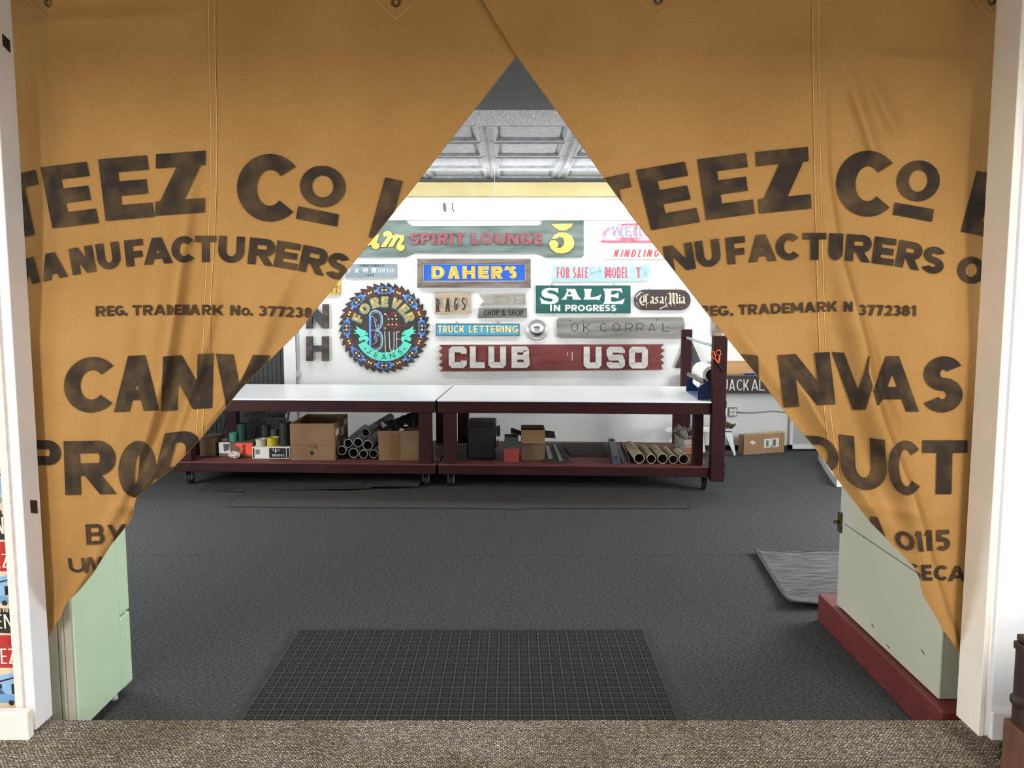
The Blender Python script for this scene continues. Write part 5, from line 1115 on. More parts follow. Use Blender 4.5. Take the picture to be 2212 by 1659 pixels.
# torn box with black bag
x0, x1, y0, y1, z0, z1 = px_box(818, 905, 994.5, 931, .40)
r = thing('cardboard_box', 'torn brown cardboard box with a dark bag bulging out, on the left shelf', 'box', ((x0 + x1) / 2, (y0 + y1) / 2, z0)); openbox(r, x0, x1, y0, y1, z0, z1, card)
MB().box((x0 + .11, y0 - .0012, z0), (x0 + .185, y0, z1 - .02)).build('tape_strip', tape_m, r)
fl_ = [P(x, y, y0 - .004) for x, y in ((905, 931), (909, 940), (907, 955), (909, 975), (904, 992), (902, 992))]; MB().prism(fl_, [(x, y + .003, z) for x, y, z in fl_]).build('torn_edge', card_d, r)
rnd = random.Random(3); bag = MB(); vs = []; nx, ny = 14, 8
for j in range(ny):
    for i in range(nx):
        u, v = i / (nx - 1), j / (ny - 1); h = z1 - .02 + (.05 + .10 * u) * math.sin(math.pi * min(1, v * 1.1 + .08)) + rnd.random() * .035
        vs.append((x0 + .012 + (x1 - x0 - .024) * u, y0 + .012 + (y1 - y0 - .024) * v, h))
bag.add(vs, [(j * nx + i, j * nx + i + 1, (j + 1) * nx + i + 1, (j + 1) * nx + i) for j in range(ny - 1) for i in range(nx - 1)])
bg = bag.build('plastic_bag', M('black_film', (22, 22, 22), rough=.35)); bg.modifiers.new('thickness', 'SOLIDIFY').thickness = .004
tag(bg, 'crumpled black plastic bag heaped in the torn cardboard box', 'bag')
w_ = [P(x, y, y0 + .05) for x, y in ((822, 914), (826, 910), (848, 930), (829, 929))]; tag(MB().prism(w_, [(x, y + .003, z) for x, y, z in w_]).build('grey_card', M('grey_card', (120, 118, 112), rough=.7)), 'grey pointed card sticking out of the torn box', 'card')
w_ = [P(x, y, y0 + .03) for x, y in ((861, 930), (866, 922), (878, 917), (881, 920), (872, 929), (864, 932))]; tag(MB().prism(w_, [(x, y + .003, z) for x, y, z in w_]).build('white_scrap', M('white_scrap', (206, 204, 198), rough=.7)), 'white paper scrap in front of the black bag', 'paper')
# ---- right table shelf
x0, x1, y0, y1, z0, z1 = px_box(1010, 1069, 991, 921, .34)
blk_p = M('black_crate_plastic', (17, 18, 20), (24, 25, 27), rough=.45, scale=12)
r = thing('tool_case', 'black plastic tool case with a ribbed lid and side handle on the right shelf', 'case', ((x0 + x1) / 2, (y0 + y1) / 2, z0))
MB().box((x0, y0, z0), (x1, y1, z1)).build('case_body', blk_p, r, .008)
zl = zof(907, y1)
MB().hexa([(x0 - .006, y0 - .004, z1), (x1 + .012, y0 - .004, z1), (x1 + .012, y1, z1), (x0 - .006, y1, z1), (x0 + .01, y0 + .01, z1 + .03), (x1, y0 + .01, z1 + .03), (x1, y1 - .02, z1 + .03), (x0 + .01, y1 - .02, z1 + .03)]).build('lid', M('black_lid', (34, 34, 35), (44, 44, 44), rough=.45, scale=14), r, .004)
for k in range(6): MB().box((x0 + .03 + k * .03, y0 + .03, z1 + .03), (x0 + .045 + k * .03, y1 - .05, z1 + .036)).build('lid_rib', blk_p, r)
MB().box((x1 + .012, y0 + .06, z1 - .10), (x1 + .045, y0 + .2, z1 - .02)).build('side_handle', blk_p, r, .006); MB().box((x1, y0 + .05, z0 + .05), (x1 + .008, y0 + .22, z1 - .02)).build('side_rib', blk_p, r)
MB().hexa([(x1 + .0, y0 - .02, z0 + .08), (x1 + .012, y0 - .02, z0 + .08), (x1 + .03, y0 + .05, z0 + .1), (x1 + .02, y0 + .05, z0 + .1), (x1 + .005, y0 - .02, z0 + .1), (x1 + .015, y0 - .02, z0 + .1), (x1 + .03, y0 + .05, z0 + .16), (x1 + .02, y0 + .05, z0 + .16)]).build('latch', galv, r)
x0, x1, y0, y1, z0, z1 = px_box(991, 1008, 992, 958, .3); r = thing('dark_box', 'dark box squeezed between the table leg and the black tool case', 'box', ((x0 + x1) / 2, (y0 + y1) / 2, z0)); MB().box((x0, y0, z0), (x1, y1, z1)).build('box_body', M('charcoal_card', (40, 41, 40), rough=.8), r, .002); MB().box((x0 - .001, y0 - .001, z1 - .01), (x1 + .001, y1, z1)).build('box_lid', M('grey_lid', (70, 70, 68), rough=.7), r)
x0, x1, y0, y1, z0, z1 = px_box(1089, 1121, 998, 969, .26); n_ = 6
redb = M('brick_red_card', (136, 50, 44), (150, 58, 50), rough=.7, scale=8)
names = ['lowest', 'second lowest', 'third from the bottom', 'third from the top', 'second highest', 'topmost']
for k in range(n_):
    za = z0 + (z1 - z0) * k / n_; d_ = rnd.random() * .004
    b_ = thing('red_box', f'flat brick red box, {names[k]} of the stack on the right shelf', 'box', ((x0 + x1) / 2, (y0 + y1) / 2, za), 'flat red boxes stacked on the right shelf')
    MB().box((x0 + d_, y0 + d_, za), (x1 - d_, y1, za + (z1 - z0) / n_ - .003)).build('box_body', redb, b_, .0015)
    MB().box((x0 + d_ - .003, y0 + d_ - .004, za + (z1 - z0) / n_ - .0075), (x1 - d_ + .003, y1, za + (z1 - z0) / n_ - .0005)).build('box_lid', redb, b_)
zq = zof(944, y0 + .10); r = tag(MB().hexa([(x0, y0 + .012, z1), (x1, y0 + .012, z1), (x1, y1, z1), (x0, y1, z1), (x0 + .002, y0 + .08, zq), (x1 - .006, y0 + .08, zq), (x1 - .006, y1, zq), (x0 + .002, y1, zq)]).build('grey_carton', M('dark_slate_card', (52, 55, 52), rough=.75), None, .002), 'dark slate grey carton standing on the stack of red boxes', 'carton')
# open carton with flaps
x0, x1, y0, y1, z0, z1 = px_box(1126, 1177, 994, 929, .26)
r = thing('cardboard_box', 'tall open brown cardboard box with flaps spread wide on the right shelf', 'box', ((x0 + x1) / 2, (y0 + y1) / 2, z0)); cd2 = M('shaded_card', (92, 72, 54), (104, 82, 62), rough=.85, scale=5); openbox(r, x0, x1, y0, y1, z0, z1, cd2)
zf = zof(957, y0); MB().hexa([(x0 + .004, y0 - .03, zf), (x1 - .002, y0 - .03, zf), (x1 - .002, y0 - .026, zf), (x0 + .004, y0 - .026, zf), (x0, y0 - .002, z1), (x1, y0 - .002, z1), (x1, y0 + .002, z1), (x0, y0 + .002, z1)]).build('front_flap', card, r)
MB().box((x0 + .002, y1 - .004, z1), (x1 - .004, y1, zof(918, y1))).build('back_flap', inside, r)
a1, a2 = P(1103, 925, y0 + .1), P(1103, 933, y0 + .1)
MB().hexa([(x0 - .002, y0 + .01, z1 - .05), (x0 + .003, y0 + .01, z1 - .05), (x0 + .003, y1, z1 - .05), (x0 - .002, y1, z1 - .05), (a1[0], y0 + .01, a2[2]), (a1[0] + .004, y0 + .01, a2[2] + .01), (a1[0] + .004, y1, a2[2] + .014), (a1[0], y1, a2[2] + .004)]).build('side_flap', inside, r)
a1 = P(1199, 938, y0 + .1); MB().hexa([(x1, y0 + .01, z1 - .07), (a1[0], y0 + .01, z1 - .075), (a1[0], y1, z1 - .06), (x1, y1, z1 - .05), (x1, y0 + .01, z1 - .063), (a1[0], y0 + .01, z1 - .068), (a1[0], y1, z1 - .053), (x1, y1, z1 - .043)]).build('side_flap', inside, r)
# flat boards, straightedges, level, tubes
def slab(name, label, cat, pxs, z_, th, mat, grp=None, bev=.001):
    pts = [onz(x, y, z_) for x, y in pxs]
    return tag(MB().prism([(x, y, z_ + th) for x, y, q_ in pts], [(x, y, z_) for x, y, q_ in pts]).build(name, mat, None, bev), label, cat, grp)
zz = ZS + .0015
slab('dark_board', 'dark flat board lying beside the tall open box', 'board', [(1178, 999), (1230, 999), (1216, 962), (1176, 962)], zz, .012, M('dark_hardboard', (44, 38, 34), rough=.7))
alu = M('dull_aluminium', (120, 118, 112), (140, 138, 132), rough=.4, scale=30, metal=.4)
slab('metal_bar', 'short slotted metal bar on the dark board', 'bar', [(1184, 991), (1194, 991), (1186, 964), (1178, 964)], zz + .0135, .008, alu)
slab('straightedge', 'long thin metal straightedge on the dark board', 'ruler', [(1208, 995.5), (1216, 995.5), (1200, 961), (1195, 961)], zz + .0135, .004, alu)
slab('black_tray', 'wide flat black panel lying at the back of the right shelf', 'panel', [(1232, 985), (1314, 986), (1303, 960), (1214, 960)], zz, .01, M('black_panel', (36, 33, 32), rough=.7))
lvb = M('level_blue_grey', (58, 66, 76), (70, 78, 88), rough=.4, scale=20, metal=.2)
lv = thing('spirit_level', 'long blue grey spirit level lying front to back on the right shelf', 'level', onz(1326, 990, zz))
pts = [onz(x, y, zz) for x, y in ((1323, 1003), (1340, 1003), (1327, 958), (1314, 958))]
MB().prism([(x, y, z + .05) for x, y, z in pts], pts).build('level_body', lvb, lv)
for v in (.06, .90):
    c_ = (Vector(pts[0]) + Vector(pts[1])) / 2 * (1 - v) + (Vector(pts[2]) + Vector(pts[3])) / 2 * v
    MB().torus((c_.x, c_.y, zz + .052), (0, 0, 1), .02, .004, 16, 6).build('vial_ring', black_m, lv, smooth=True)
an = thing('angle_iron', 'L shaped grey metal channel beside the spirit level', 'channel', onz(1355, 990, zz))
pts = [onz(x, y, zz) for x, y in ((1346, 1001), (1359, 1001), (1341, 964), (1332, 964))]
MB().prism([(x, y, z + .006) for x, y, z in pts], pts).build('flat_leg', lvb, an)
a_, b_ = Vector(pts[1]), Vector(pts[2])
MB().hexa([a_, a_ + Vector((.006, 0, 0)), b_ + Vector((.006, 0, 0)), b_, a_ + Vector((-.004, 0, .045)), a_ + Vector((.002, 0, .045)), b_ + Vector((.002, 0, .05)), b_ + Vector((-.004, 0, .05))]).build('upright_leg', lvb, an)
tubm = M('khaki_card_tube', (150, 140, 110), (174, 164, 134), rough=.7, scale=10); tin_ = M('tube_inside', (58, 46, 38), rough=.9)
for i, (x, y, R, lb, dx, ln) in enumerate(((535, 745, 52, 'leftmost and widest khaki cardboard tube of the row of five', -.22, .60), (650, 757, 46, 'second khaki cardboard tube from the left in the row of five', -.16, .48), (758, 752, 50, 'middle khaki cardboard tube of the row of five', -.17, .44), (860, 761, 44, 'second khaki cardboard tube from the right in the row of five', -.15, .42), (960, 757, 48, 'rightmost khaki cardboard tube of the row of five', -.1, .3))):
    c = Vector(P(1260 + x / 4.424, 820 + y / 4.424, 6.93 - .006 * i)); Rm = R / 4.424 / 1790 * 6.93; c.z = ZS + Rm + .0025
    hollow('cardboard_tube', lb, c, c + Vector((0, ln, 0)), Rm, tubm, 'cardboard tubes in a row on the right shelf', tin_, .13, 'tube')
# box with gloves and plastic
x0, x1, y0, y1, z0, z1 = px_box(1480, 1510, 980, 951, .2)
r = thing('glove_box', 'pale printed box with an orange band below a heap of work gloves', 'box', ((x0 + x1) / 2, (y0 + y1) / 2, z0)); MB().box((x0 - .06, y0, z0), (x1, y1, z1)).build('box_body', M('pale_print_card', (150, 138, 128), (164, 152, 142), rough=.7, scale=12), r, .002)
MB().box((x0 + .0, y0 - .001, z0 + .012), (x1 - .016, y0, z0 + .058)).build('orange_band', M('rust_orange_print', (148, 84, 52), rough=.6), r); MB().box((x0 - .01, y0 - .001, z0 + .075), (x1 - .03, y0, z0 + .08)).build('printed_line', black_m, r)
gb = [P(x, y, y0 - .045) for x, y in ((1457, 938), (1478, 950), (1480, 979), (1470, 971))]
tag(MB().prism(gb, [(x - .004, y + .03, z + .004) for x, y, z in gb]).build('plastic_wrap', M('grey_film', (88, 90, 86), (110, 112, 108), rough=.35, scale=10)), 'dark grey folded film left of the pale printed box', 'film')
def glove(label, p0, p1, w, mat, seed):
    p0 = Vector(p0); p1 = Vector(p1); d = (p1 - p0); q = thing('work_glove', label, 'glove', tuple(p0))
    MB().tube([p0, p0 + d * .25, p0 + d * .55, p0 + d * .7], [w * .7, w, w * 1.05, w * .9], 10).build('palm', mat, q, smooth=True)
    sdv = d.cross(Vector((0, -1, 0))).normalized()
    for k in range(4):
        o_ = sdv * (k - 1.5) * w * .45; MB().tube([p0 + d * .62 + o_, p0 + d * .85 + o_ * 1.1, p0 + d * (1.0 + .05 * (k % 2)) + o_ * 1.15], [w * .3, w * .27, w * .16], 8).build('finger', mat, q, smooth=True)
    MB().tube([p0 + d * .3 + sdv * w * .7, p0 + d * .5 + sdv * w * 1.3, p0 + d * .66 + sdv * w * 1.4], [w * .32, w * .28, w * .18], 8).build('thumb', mat, q, smooth=True)
gm = M('dirty_glove', (112, 102, 90), (134, 122, 108), rough=.9, scale=14); gm2 = M('grey_glove', (82, 78, 72), (100, 96, 88), rough=.9, scale=14)
glove('dark grey work glove pointing up left out of the glove heap', P(1482, 946, y0 + .05), P(1459, 923, y0 + .03), .042, gm2, 1)
glove('pale work glove lying across the top of the glove heap', P(1508, 943, y0 + .13), P(1486, 925, y0 + .12), .038, gm, 2)
q = P(1503, 945, y0 + .03); lump('clear_bag', 'crumpled pale plastic bag on the pale printed box', (q[0] + .02, q[1], z1 + .048), .045, .035, .046, M('pale_film', (150, 148, 136), (176, 174, 162), rough=.3, scale=10), 'bag')
# ================================================================ floor things in the workshop
rn = M('black_brown_rubber', (50, 48, 45), (57, 55, 51), rough=.8, scale=12)
pr = [onz(x, y, .009) for x, y in ((491, 1094), (1030, 1097), (1120, 1099), (1140, 1097), (1490, 1097.5))]
m = [(p[0], p[1]) for p in pr] + [(1.44, 7.15), (-2.24, 7.15)]
tag(MB().prism([(x, y, .01) for x, y in m], [(x, y, .0012) for x, y in m]).build('floor_runner', rn, None, .002), 'long plain dark rubber runner on the carpet along the front of the tables', 'mat')
# coir waffle mat
wm_m = M('dark_mat_pile', (26, 27, 25), (42, 43, 40), rough=.95, scale=160, bump=.5, bscale=240)
fl2 = [onz(x, y, .006) for x, y in ((636, 1356), (1402, 1361))]
xl, xr, yfar = fl2[0][0], fl2[1][0], fl2[0][1]; ynear = 2.80
mt = thing('waffle_mat', 'large dark entrance mat with a raised waffle pattern just inside the doorway', 'mat', ((xl + xr) / 2, (yfar + ynear) / 2, 0))
MB().box((xl, ynear, .001), (xr, yfar, .006)).build('mat_border', M('black_rubber_edge', (28, 29, 28), rough=.7), mt, .002)
MB().box((xl + .028, ynear, .0055), (xr - .028, yfar - .028, .0062)).build('mat_ground', M('mat_rib', (34, 35, 33), (46, 47, 44), rough=.95, scale=120), mt)
wf_ = MB(); nxs = 36; pw_ = (xr - xl - .07) / nxs; ny_ = int((yfar - .04 - ynear) / pw_)
for j in range(ny_ + 1):
    for i in range(nxs):
        a = xl + .035 + i * pw_ + pw_ * .19; b = yfar - .036 - (j + 1) * pw_ + pw_ * .19; s_ = pw_ * .62
        if b < ynear: continue
        h_ = .0105; e = .0030
        # moulded square: raised rim with a sunken centre
        q = lambda ins, z: [(a + ins, b + ins, z), (a + s_ - ins, b + ins, z), (a + s_ - ins, b + s_ - ins, z), (a + ins, b + s_ - ins, z)]
        o = len(wf_.v); rings = [q(0, .006), q(.001, h_), q(.004, h_ + .001), q(.007, h_ - .001), q(.011, h_ - .001)]
        for r_ in rings: wf_.v += r_
        for k in range(4):
            for c in range(4): wf_.f.append((o + k * 4 + c, o + k * 4 + (c + 1) % 4, o + k * 4 + 4 + (c + 1) % 4, o + k * 4 + 4 + c))
        wf_.f.append((o + 16, o + 17, o + 18, o + 19))
wf_.build('raised_squares', wm_m, mt, kind='stuff')
rb_ = MB()
for i in range(nxs + 1):
    x = xl + .035 + i * pw_; rb_.box((x - pw_ * .085, ynear, .006), (x + pw_ * .085, yfar - .036, .0108))
for j in range(ny_ + 2):
    y = yfar - .036 - j * pw_
    if y - pw_ * .09 > ynear: rb_.box((xl + .035, y - pw_ * .085, .006), (xr - .035, y + pw_ * .085, .0105))
rb_.build('raised_ribs', M('mat_rib_top', (42, 43, 41), (56, 57, 54), rough=.95, scale=140), mt, kind='stuff')
# curled mat at the right
gmt = M('grey_ribbed_mat', (62, 62, 62), (96, 96, 95), rough=.95, scale=60, stretch=(.15, 1, 1), lo=.4, hi=.62, bump=.4, bscale=120)
c00 = onz(1632, 1193, .01); c10 = onz(1706, 1303, .03); nx, ny = 30, 24; vs = []
for j in range(ny + 1):
    for i in range(nx + 1):
        u, v = i / nx, j / ny; x = c00[0] * (1 - v) + c10[0] * v + u * .95; y = c00[1] * (1 - v) + c10[1] * v + .0 * u
        z = .006 + .028 * math.exp(-((1 - v) / .10) ** 2) * (.35 + .65 * math.exp(-((u - .06) / .12) ** 2)) + .014 * math.exp(-(v / .06) ** 2) * (.5 + .5 * math.sin(u * 16 + .6)) + .012 * math.exp(-(u / .03) ** 2)
        vs.append((x, y, z))
gm_r = thing('ribbed_mat', 'grey ribbed floor mat with curling edges beside the red plinth', 'mat', (c10[0] + .4, c10[1] + .4, 0))
o = MB().add(vs, [(j * (nx + 1) + i, j * (nx + 1) + i + 1, (j + 1) * (nx + 1) + i + 1, (j + 1) * (nx + 1) + i) for j in range(ny) for i in range(nx)]).build('mat_pile', gmt, gm_r, smooth=True); sd = o.modifiers.new('thickness', 'SOLIDIFY'); sd.thickness = .005; sd.offset = 0
bd = MB(); edge = [vs[i] for i in range(nx, -1, -1)] + [vs[j * (nx + 1)] for j in range(1, ny + 1)] + [vs[ny * (nx + 1) + i] for i in range(1, nx + 1)]
bd.tube([(x, y, z + .001) for x, y, z in edge], .007, 6).build('rubber_edge', M('edge_rubber', (58, 58, 57), rough=.6), gm_r, smooth=True)
# dark sheets lying under the left table
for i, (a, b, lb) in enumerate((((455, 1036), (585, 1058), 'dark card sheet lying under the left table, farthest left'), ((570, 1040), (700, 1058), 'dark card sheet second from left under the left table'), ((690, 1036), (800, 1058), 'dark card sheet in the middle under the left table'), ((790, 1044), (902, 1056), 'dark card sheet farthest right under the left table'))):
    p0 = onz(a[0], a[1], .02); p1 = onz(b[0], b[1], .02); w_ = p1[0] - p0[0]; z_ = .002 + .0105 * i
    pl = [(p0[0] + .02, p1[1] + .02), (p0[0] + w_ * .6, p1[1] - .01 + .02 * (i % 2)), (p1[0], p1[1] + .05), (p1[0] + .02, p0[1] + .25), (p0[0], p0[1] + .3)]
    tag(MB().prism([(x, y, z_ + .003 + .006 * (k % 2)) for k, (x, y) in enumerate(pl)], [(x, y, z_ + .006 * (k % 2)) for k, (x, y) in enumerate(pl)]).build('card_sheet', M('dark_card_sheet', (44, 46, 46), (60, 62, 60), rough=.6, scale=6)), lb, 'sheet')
# dark folded chairs behind the left table
fm = M('dark_steel_frame', (44, 46, 46), rough=.5, metal=.3); fb = M('charcoal_panel', (40, 42, 40), (52, 53, 50), rough=.8, scale=6)
def folded(px0, px1, lb, Yc, tilt):
    x0_, x1_ = xof(px0, 930, Yc), xof(px1, 930, Yc); q = thing('folded_chair', lb, 'chair', ((x0_ + x1_) / 2, Yc, 0))
    for xx in (x0_, x1_): MB().tube([(xx, Yc, .012), (xx + tilt * .5, Yc + .12, .31), (xx + tilt, Yc + .22, .62)], .011, 8).build('frame_leg', fm, q, smooth=True)
    MB().tube([(x0_ + tilt * .98, Yc + .215, .61), (x1_ + tilt * .98, Yc + .215, .61)], .011, 8).build('top_rail', fm, q, smooth=True)
    s0_, s1_ = x0_ + .02 + tilt * .75, x1_ - .02 + tilt * .75
    MB().hexa([(s0_, Yc + .15, .44), (s1_, Yc + .15, .44), (s1_, Yc + .17, .44), (s0_, Yc + .17, .44), (s0_ + .01, Yc + .2, .59), (s1_ + .01, Yc + .2, .59), (s1_ + .01, Yc + .22, .59), (s0_ + .01, Yc + .22, .59)]).build('backrest', fb, q, .004)
    MB().hexa([(s0_ - .02, Yc + .02, .14), (s1_ - .02, Yc + .02, .14), (s1_ - .02, Yc + .045, .14), (s0_ - .02, Yc + .045, .14), (s0_, Yc + .12, .40), (s1_, Yc + .12, .40), (s1_, Yc + .145, .40), (s0_, Yc + .145, .40)]).build('seat', fb, q, .004)
folded(470, 545, 'dark folded chair leaning behind the left table, nearer the curtain', 8.3, .05); folded(556, 606, 'dark folded chair leaning behind the left table, nearer the white post', 8.25, .06)
# white stand with driftwood behind the right table
ws = M('white_painted_stand', (226, 228, 230), rough=.5); st = thing('display_stand', 'white splay legged stand behind the right table end', 'stand', (1.83, 8.32, 0))
YF = 8.36
def flatp(pts, Y=YF, th=.03): q = [P(x, y, Y) for x, y in pts]; return MB().prism(q, [(x, y + th, z) for x, y, z in q])
zft = [(1565, 932), (1580, 932), (1589.5, 980), (1587, 984)]
flatp([(1500, 912), (1508, 909), (1514, 915), (1518, 930), (1518, 945), (1506, 945), (1505, 930)]).build('hub', ws, st, .004)
flatp([(1438, 929), (1441, 925.5), (1460, 925.5), (1502, 922), (1504, 929), (1458, 934), (1442, 932.5)]).build('arm', ws, st, .004)
flatp([(1456, 935), (1462, 933), (1437, 982), (1433, 980)]).build('leg', ws, st, .003); flatp(zft).build('leg', ws, st, .003); flatp([(1510, 930), (1518, 930), (1524, 975), (1519, 977)]).build('leg', ws, st, .003)
flatp([(1518, 926), (1582, 930), (1582, 933.5), (1518, 932)], YF, .1).build('arm', ws, st, .003)
flatp([(1560, 880), (1571, 880), (1571, 901), (1563, 912), (1564, 926), (1560, 926)]).build('upright', ws, st, .003)
dr = thing('driftwood', 'dark twisted piece of driftwood on the arm of the white stand', 'driftwood', P(1572, 929, YF + .04))
MB().tube([P(x, y, YF + .085) for x, y in ((1552, 912), (1562, 916), (1572, 918), (1580, 921), (1587, 918), (1588, 915))], [.03, .036, .03, .026, .012, .006], 9).build('driftwood_body', M('dark_driftwood', (40, 32, 26), (84, 70, 56), rough=.8, scale=30, bump=.5, bscale=60), dr, smooth=True)
MB().tube([P(x, y, YF + .085) for x, y in ((1556, 919), (1570, 921), (1582, 922))], [.02, .022, .01], 8).build('driftwood_knot', M('dark_driftwood', (40, 32, 26)), dr, smooth=True)
# parcel on the floor
yB = onz(1640, 982, 0)[1]; bx = thing('cardboard_box', 'brown cardboard parcel with shipping labels on the floor by the back wall', 'box', onz(1645, 978, 0.0))
A0 = Vector(onz(1606.5, 983, .001)); A1 = Vector(onz(1694, 977, .001)); dv = (A1 - A0); nrm = Vector((-dv.y, dv.x, 0)).normalized() * .10
hz = zof(944, A0.y) - .0; hz = .205
Q = [A0, A1, A1 + nrm, A0 + nrm]; MB().hexa(Q + [q + Vector((0, 0, hz)) for q in Q]).build('box_body', M('parcel_card', (150, 120, 88), (162, 132, 98), rough=.85, scale=4), bx, .003)
up = Vector((0, 0, 1))
def face(u0, u1, v0, v1, mat, nm, e=.0012):
    o_ = -nrm.normalized() * e; p_ = [A0 + dv * u + up * v * hz + o_ for u, v in ((u0, v0), (u1, v0), (u1, v1), (u0, v1))]
    MB().hexa([p_[0], p_[1], p_[1] - o_ * .8, p_[0] - o_ * .8, p_[3], p_[2], p_[2] - o_ * .8, p_[3] - o_ * .8]).build(nm, mat, bx)
face(.49, .86, .30, .76, white_l, 'shipping_label'); face(.54, .60, .36, .68, M('grey_barcode', (110, 110, 108), rough=.6), 'barcode', .0018); face(.70, .78, .36, .70, M('grey_barcode', (110, 110, 108)), 'barcode', .0018); face(.66, .69, .31, .38, black_m, 'barcode', .0018)
lq = [A0 + dv * u + up * v * hz - nrm.normalized() * .0012 for u, v in ((.14, .62), (.23, .48), (.29, .62), (.19, .74))]; MB().prism(lq, [q + nrm.normalized() * .001 for q in lq]).build('small_label', M('pinkish_label', (220, 200, 190), rough=.6), bx)
tq = [A0 + nrm * .1, A1 + nrm * .05, A1 + nrm * .62, A0 + nrm * .5]; MB().hexa([q + up * (hz + .001) for q in tq] + [q + up * (hz + .005 + .01 * (i == 2)) for i, q in enumerate(tq)]).build('lid_flap', M('pale_card', (176, 150, 118), rough=.85), bx)
MB().hexa([A0 + nrm * .12 + up * (hz + .0052), A0 + dv * .5 + nrm * .12 + up * (hz + .0052), A0 + dv * .5 + nrm * .2 + up * (hz + .0052), A0 + nrm * .2 + up * (hz + .0052)] + [q + up * (hz + .007) for q in (A0 + nrm * .12, A0 + dv * .5 + nrm * .12, A0 + dv * .5 + nrm * .2, A0 + nrm * .2)]).build('lid_gap', inside, bx)
# white door with plastic sheet in the right background, pale strip low behind the right curtain
wd = sempty('door_2', P(1740, 968, YW - .03), 'white framed door covered with clear plastic, right of the parcel')
zq0 = .02; xa = xof(1706, 940, YW - .04); box('door_stile', (xa, YW - .05, zq0), (xa + .03, YW, 2.0), trim_m, wd); box('door_rail', (xa, YW - .05, zq0), (xa + .9, YW, zq0 + .045), trim_m, wd)
vs = []; rnd2 = random.Random(5)
for j in range(13):
    for i in range(13): vs.append((xa + .03 + i * .068, YW - .02 - .016 * rnd2.random(), .06 + j * .12))
MB().add(vs, [(j * 13 + i, j * 13 + i + 1, (j + 1) * 13 + i + 1, (j + 1) * 13 + i) for j in range(12) for i in range(12)]).build('plastic_sheet', M('clear_grey_film', (176, 178, 176), (196, 198, 196), rough=.2, scale=4, spec=.8), wd, smooth=True)
cv = [onz(x, y, .05) for x, y in ((1768, 983), (1780, 1002), (1797, 1028), (1808, 1040))]
b_ = MB(); n_ = len(cv); 
for x, y, z in cv: b_.v += [(x, y, .0015), (x + .06, y, .0015), (x + .06, y, .075), (x, y, .075)]
for i in range(n_ - 1):
    for k in range(4): b_.f.append((i * 4 + k, i * 4 + (k + 1) % 4, i * 4 + 4 + (k + 1) % 4, i * 4 + 4 + k))
b_.f += [(0, 1, 2, 3), ((n_ - 1) * 4 + 3, (n_ - 1) * 4 + 2, (n_ - 1) * 4 + 1, (n_ - 1) * 4)]
tag(b_.build('white_cover_strip', M('white_vinyl', (214, 212, 210), rough=.5)), 'curved white edge of a covered object peeping out beside the right curtain', 'cover')
# ================================================================ mint green refrigerator at the left
mint = M('mint_enamel', (188, 212, 180), (197, 219, 189), rough=.3, scale=1.6, spec=.5); mint_d = M('mint_shadow_gap', (120, 140, 118), rough=.5); cream_f = M('aged_cream_frame', (158, 154, 138), (176, 172, 156), rough=.55, scale=5)
fx = -1.572; fy0, fy1, fy2 = 2.862, 3.215, 3.300; fzt = 1.46
fr_ = thing('refrigerator', 'old mint green refrigerator seen from its side beside the left jamb', 'refrigerator', (-1.87, 3.05, 0))
MB().box((-2.2, fy0 + .004, .035), (fx, fy1 - .003, fzt)).build('cabinet', mint, fr_, .006)
zsp = zof(1322, 3.27)
MB().box((-2.19, fy1, .03), (fx - .001, fy2, zsp - .004)).build('lower_door', mint, fr_, .008); MB().box((-2.19, fy1, zsp + .004), (fx - .001, fy2, fzt)).build('upper_door', mint, fr_, .008)
MB().box((-2.17, fy1 - .007, .05), (fx - .012, fy1 + .001, fzt - .02)).build('door_gasket', mint_d, fr_)
for a, b in ((-1.600, -1.5745), (-1.622, -1.602), (-1.66, -1.626)): MB().box((a, fy0 - .008, .03), (b, fy0 + .006, fzt - .02)).build('rear_strip', cream_f, fr_, .002)
for yy in (3.19, 2.93): MB().lathe((fx - .03, yy, 0.001), (0, 0, 1), [(0, .001), (0, .016), (.012, .014), (.036, .012)], 14).build('foot', M('pale_foot', (200, 204, 204), rough=.4), fr_, smooth=True)
MB().lathe((-2.15, 3.19, 0.001), (0, 0, 1), [(0, .001), (0, .016), (.012, .014), (.036, .012)], 14).build('foot', M('pale_foot', (200, 204, 204)), fr_, smooth=True); MB().lathe((-2.15, 2.93, 0.001), (0, 0, 1), [(0, .001), (0, .016), (.012, .014), (.036, .012)], 14).build('foot', M('pale_foot', (200, 204, 204)), fr_, smooth=True)
# ================================================================ red plinth and grey-green cabinet at the right
plx = 1.533; pz = .138
pl_ = MB().box((plx, 2.82, .001), (2.5, 4.02, pz)).build('plinth', M('oxblood_plinth', (96, 34, 36), (106, 42, 42), rough=.55, scale=7, bump=.1), None, .004)
tag(pl_, 'dark red painted plinth under the grey green cabinet at the right', 'plinth')
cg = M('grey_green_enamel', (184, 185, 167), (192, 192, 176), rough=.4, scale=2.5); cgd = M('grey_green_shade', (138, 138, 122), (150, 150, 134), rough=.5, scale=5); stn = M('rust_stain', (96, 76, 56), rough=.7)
cbx = 1.566; cy0, cy1 = 2.905, 3.86; czt = 1.25
cb = thing('metal_cabinet', 'old grey green metal cabinet with a brass latch, standing on the red plinth', 'cabinet', (1.9, 3.4, pz))
MB().box((cbx + .006, cy0 + .02, pz + .0015), (2.3, cy1 - .03, czt)).build('cabinet_body', cgd, cb, .004)
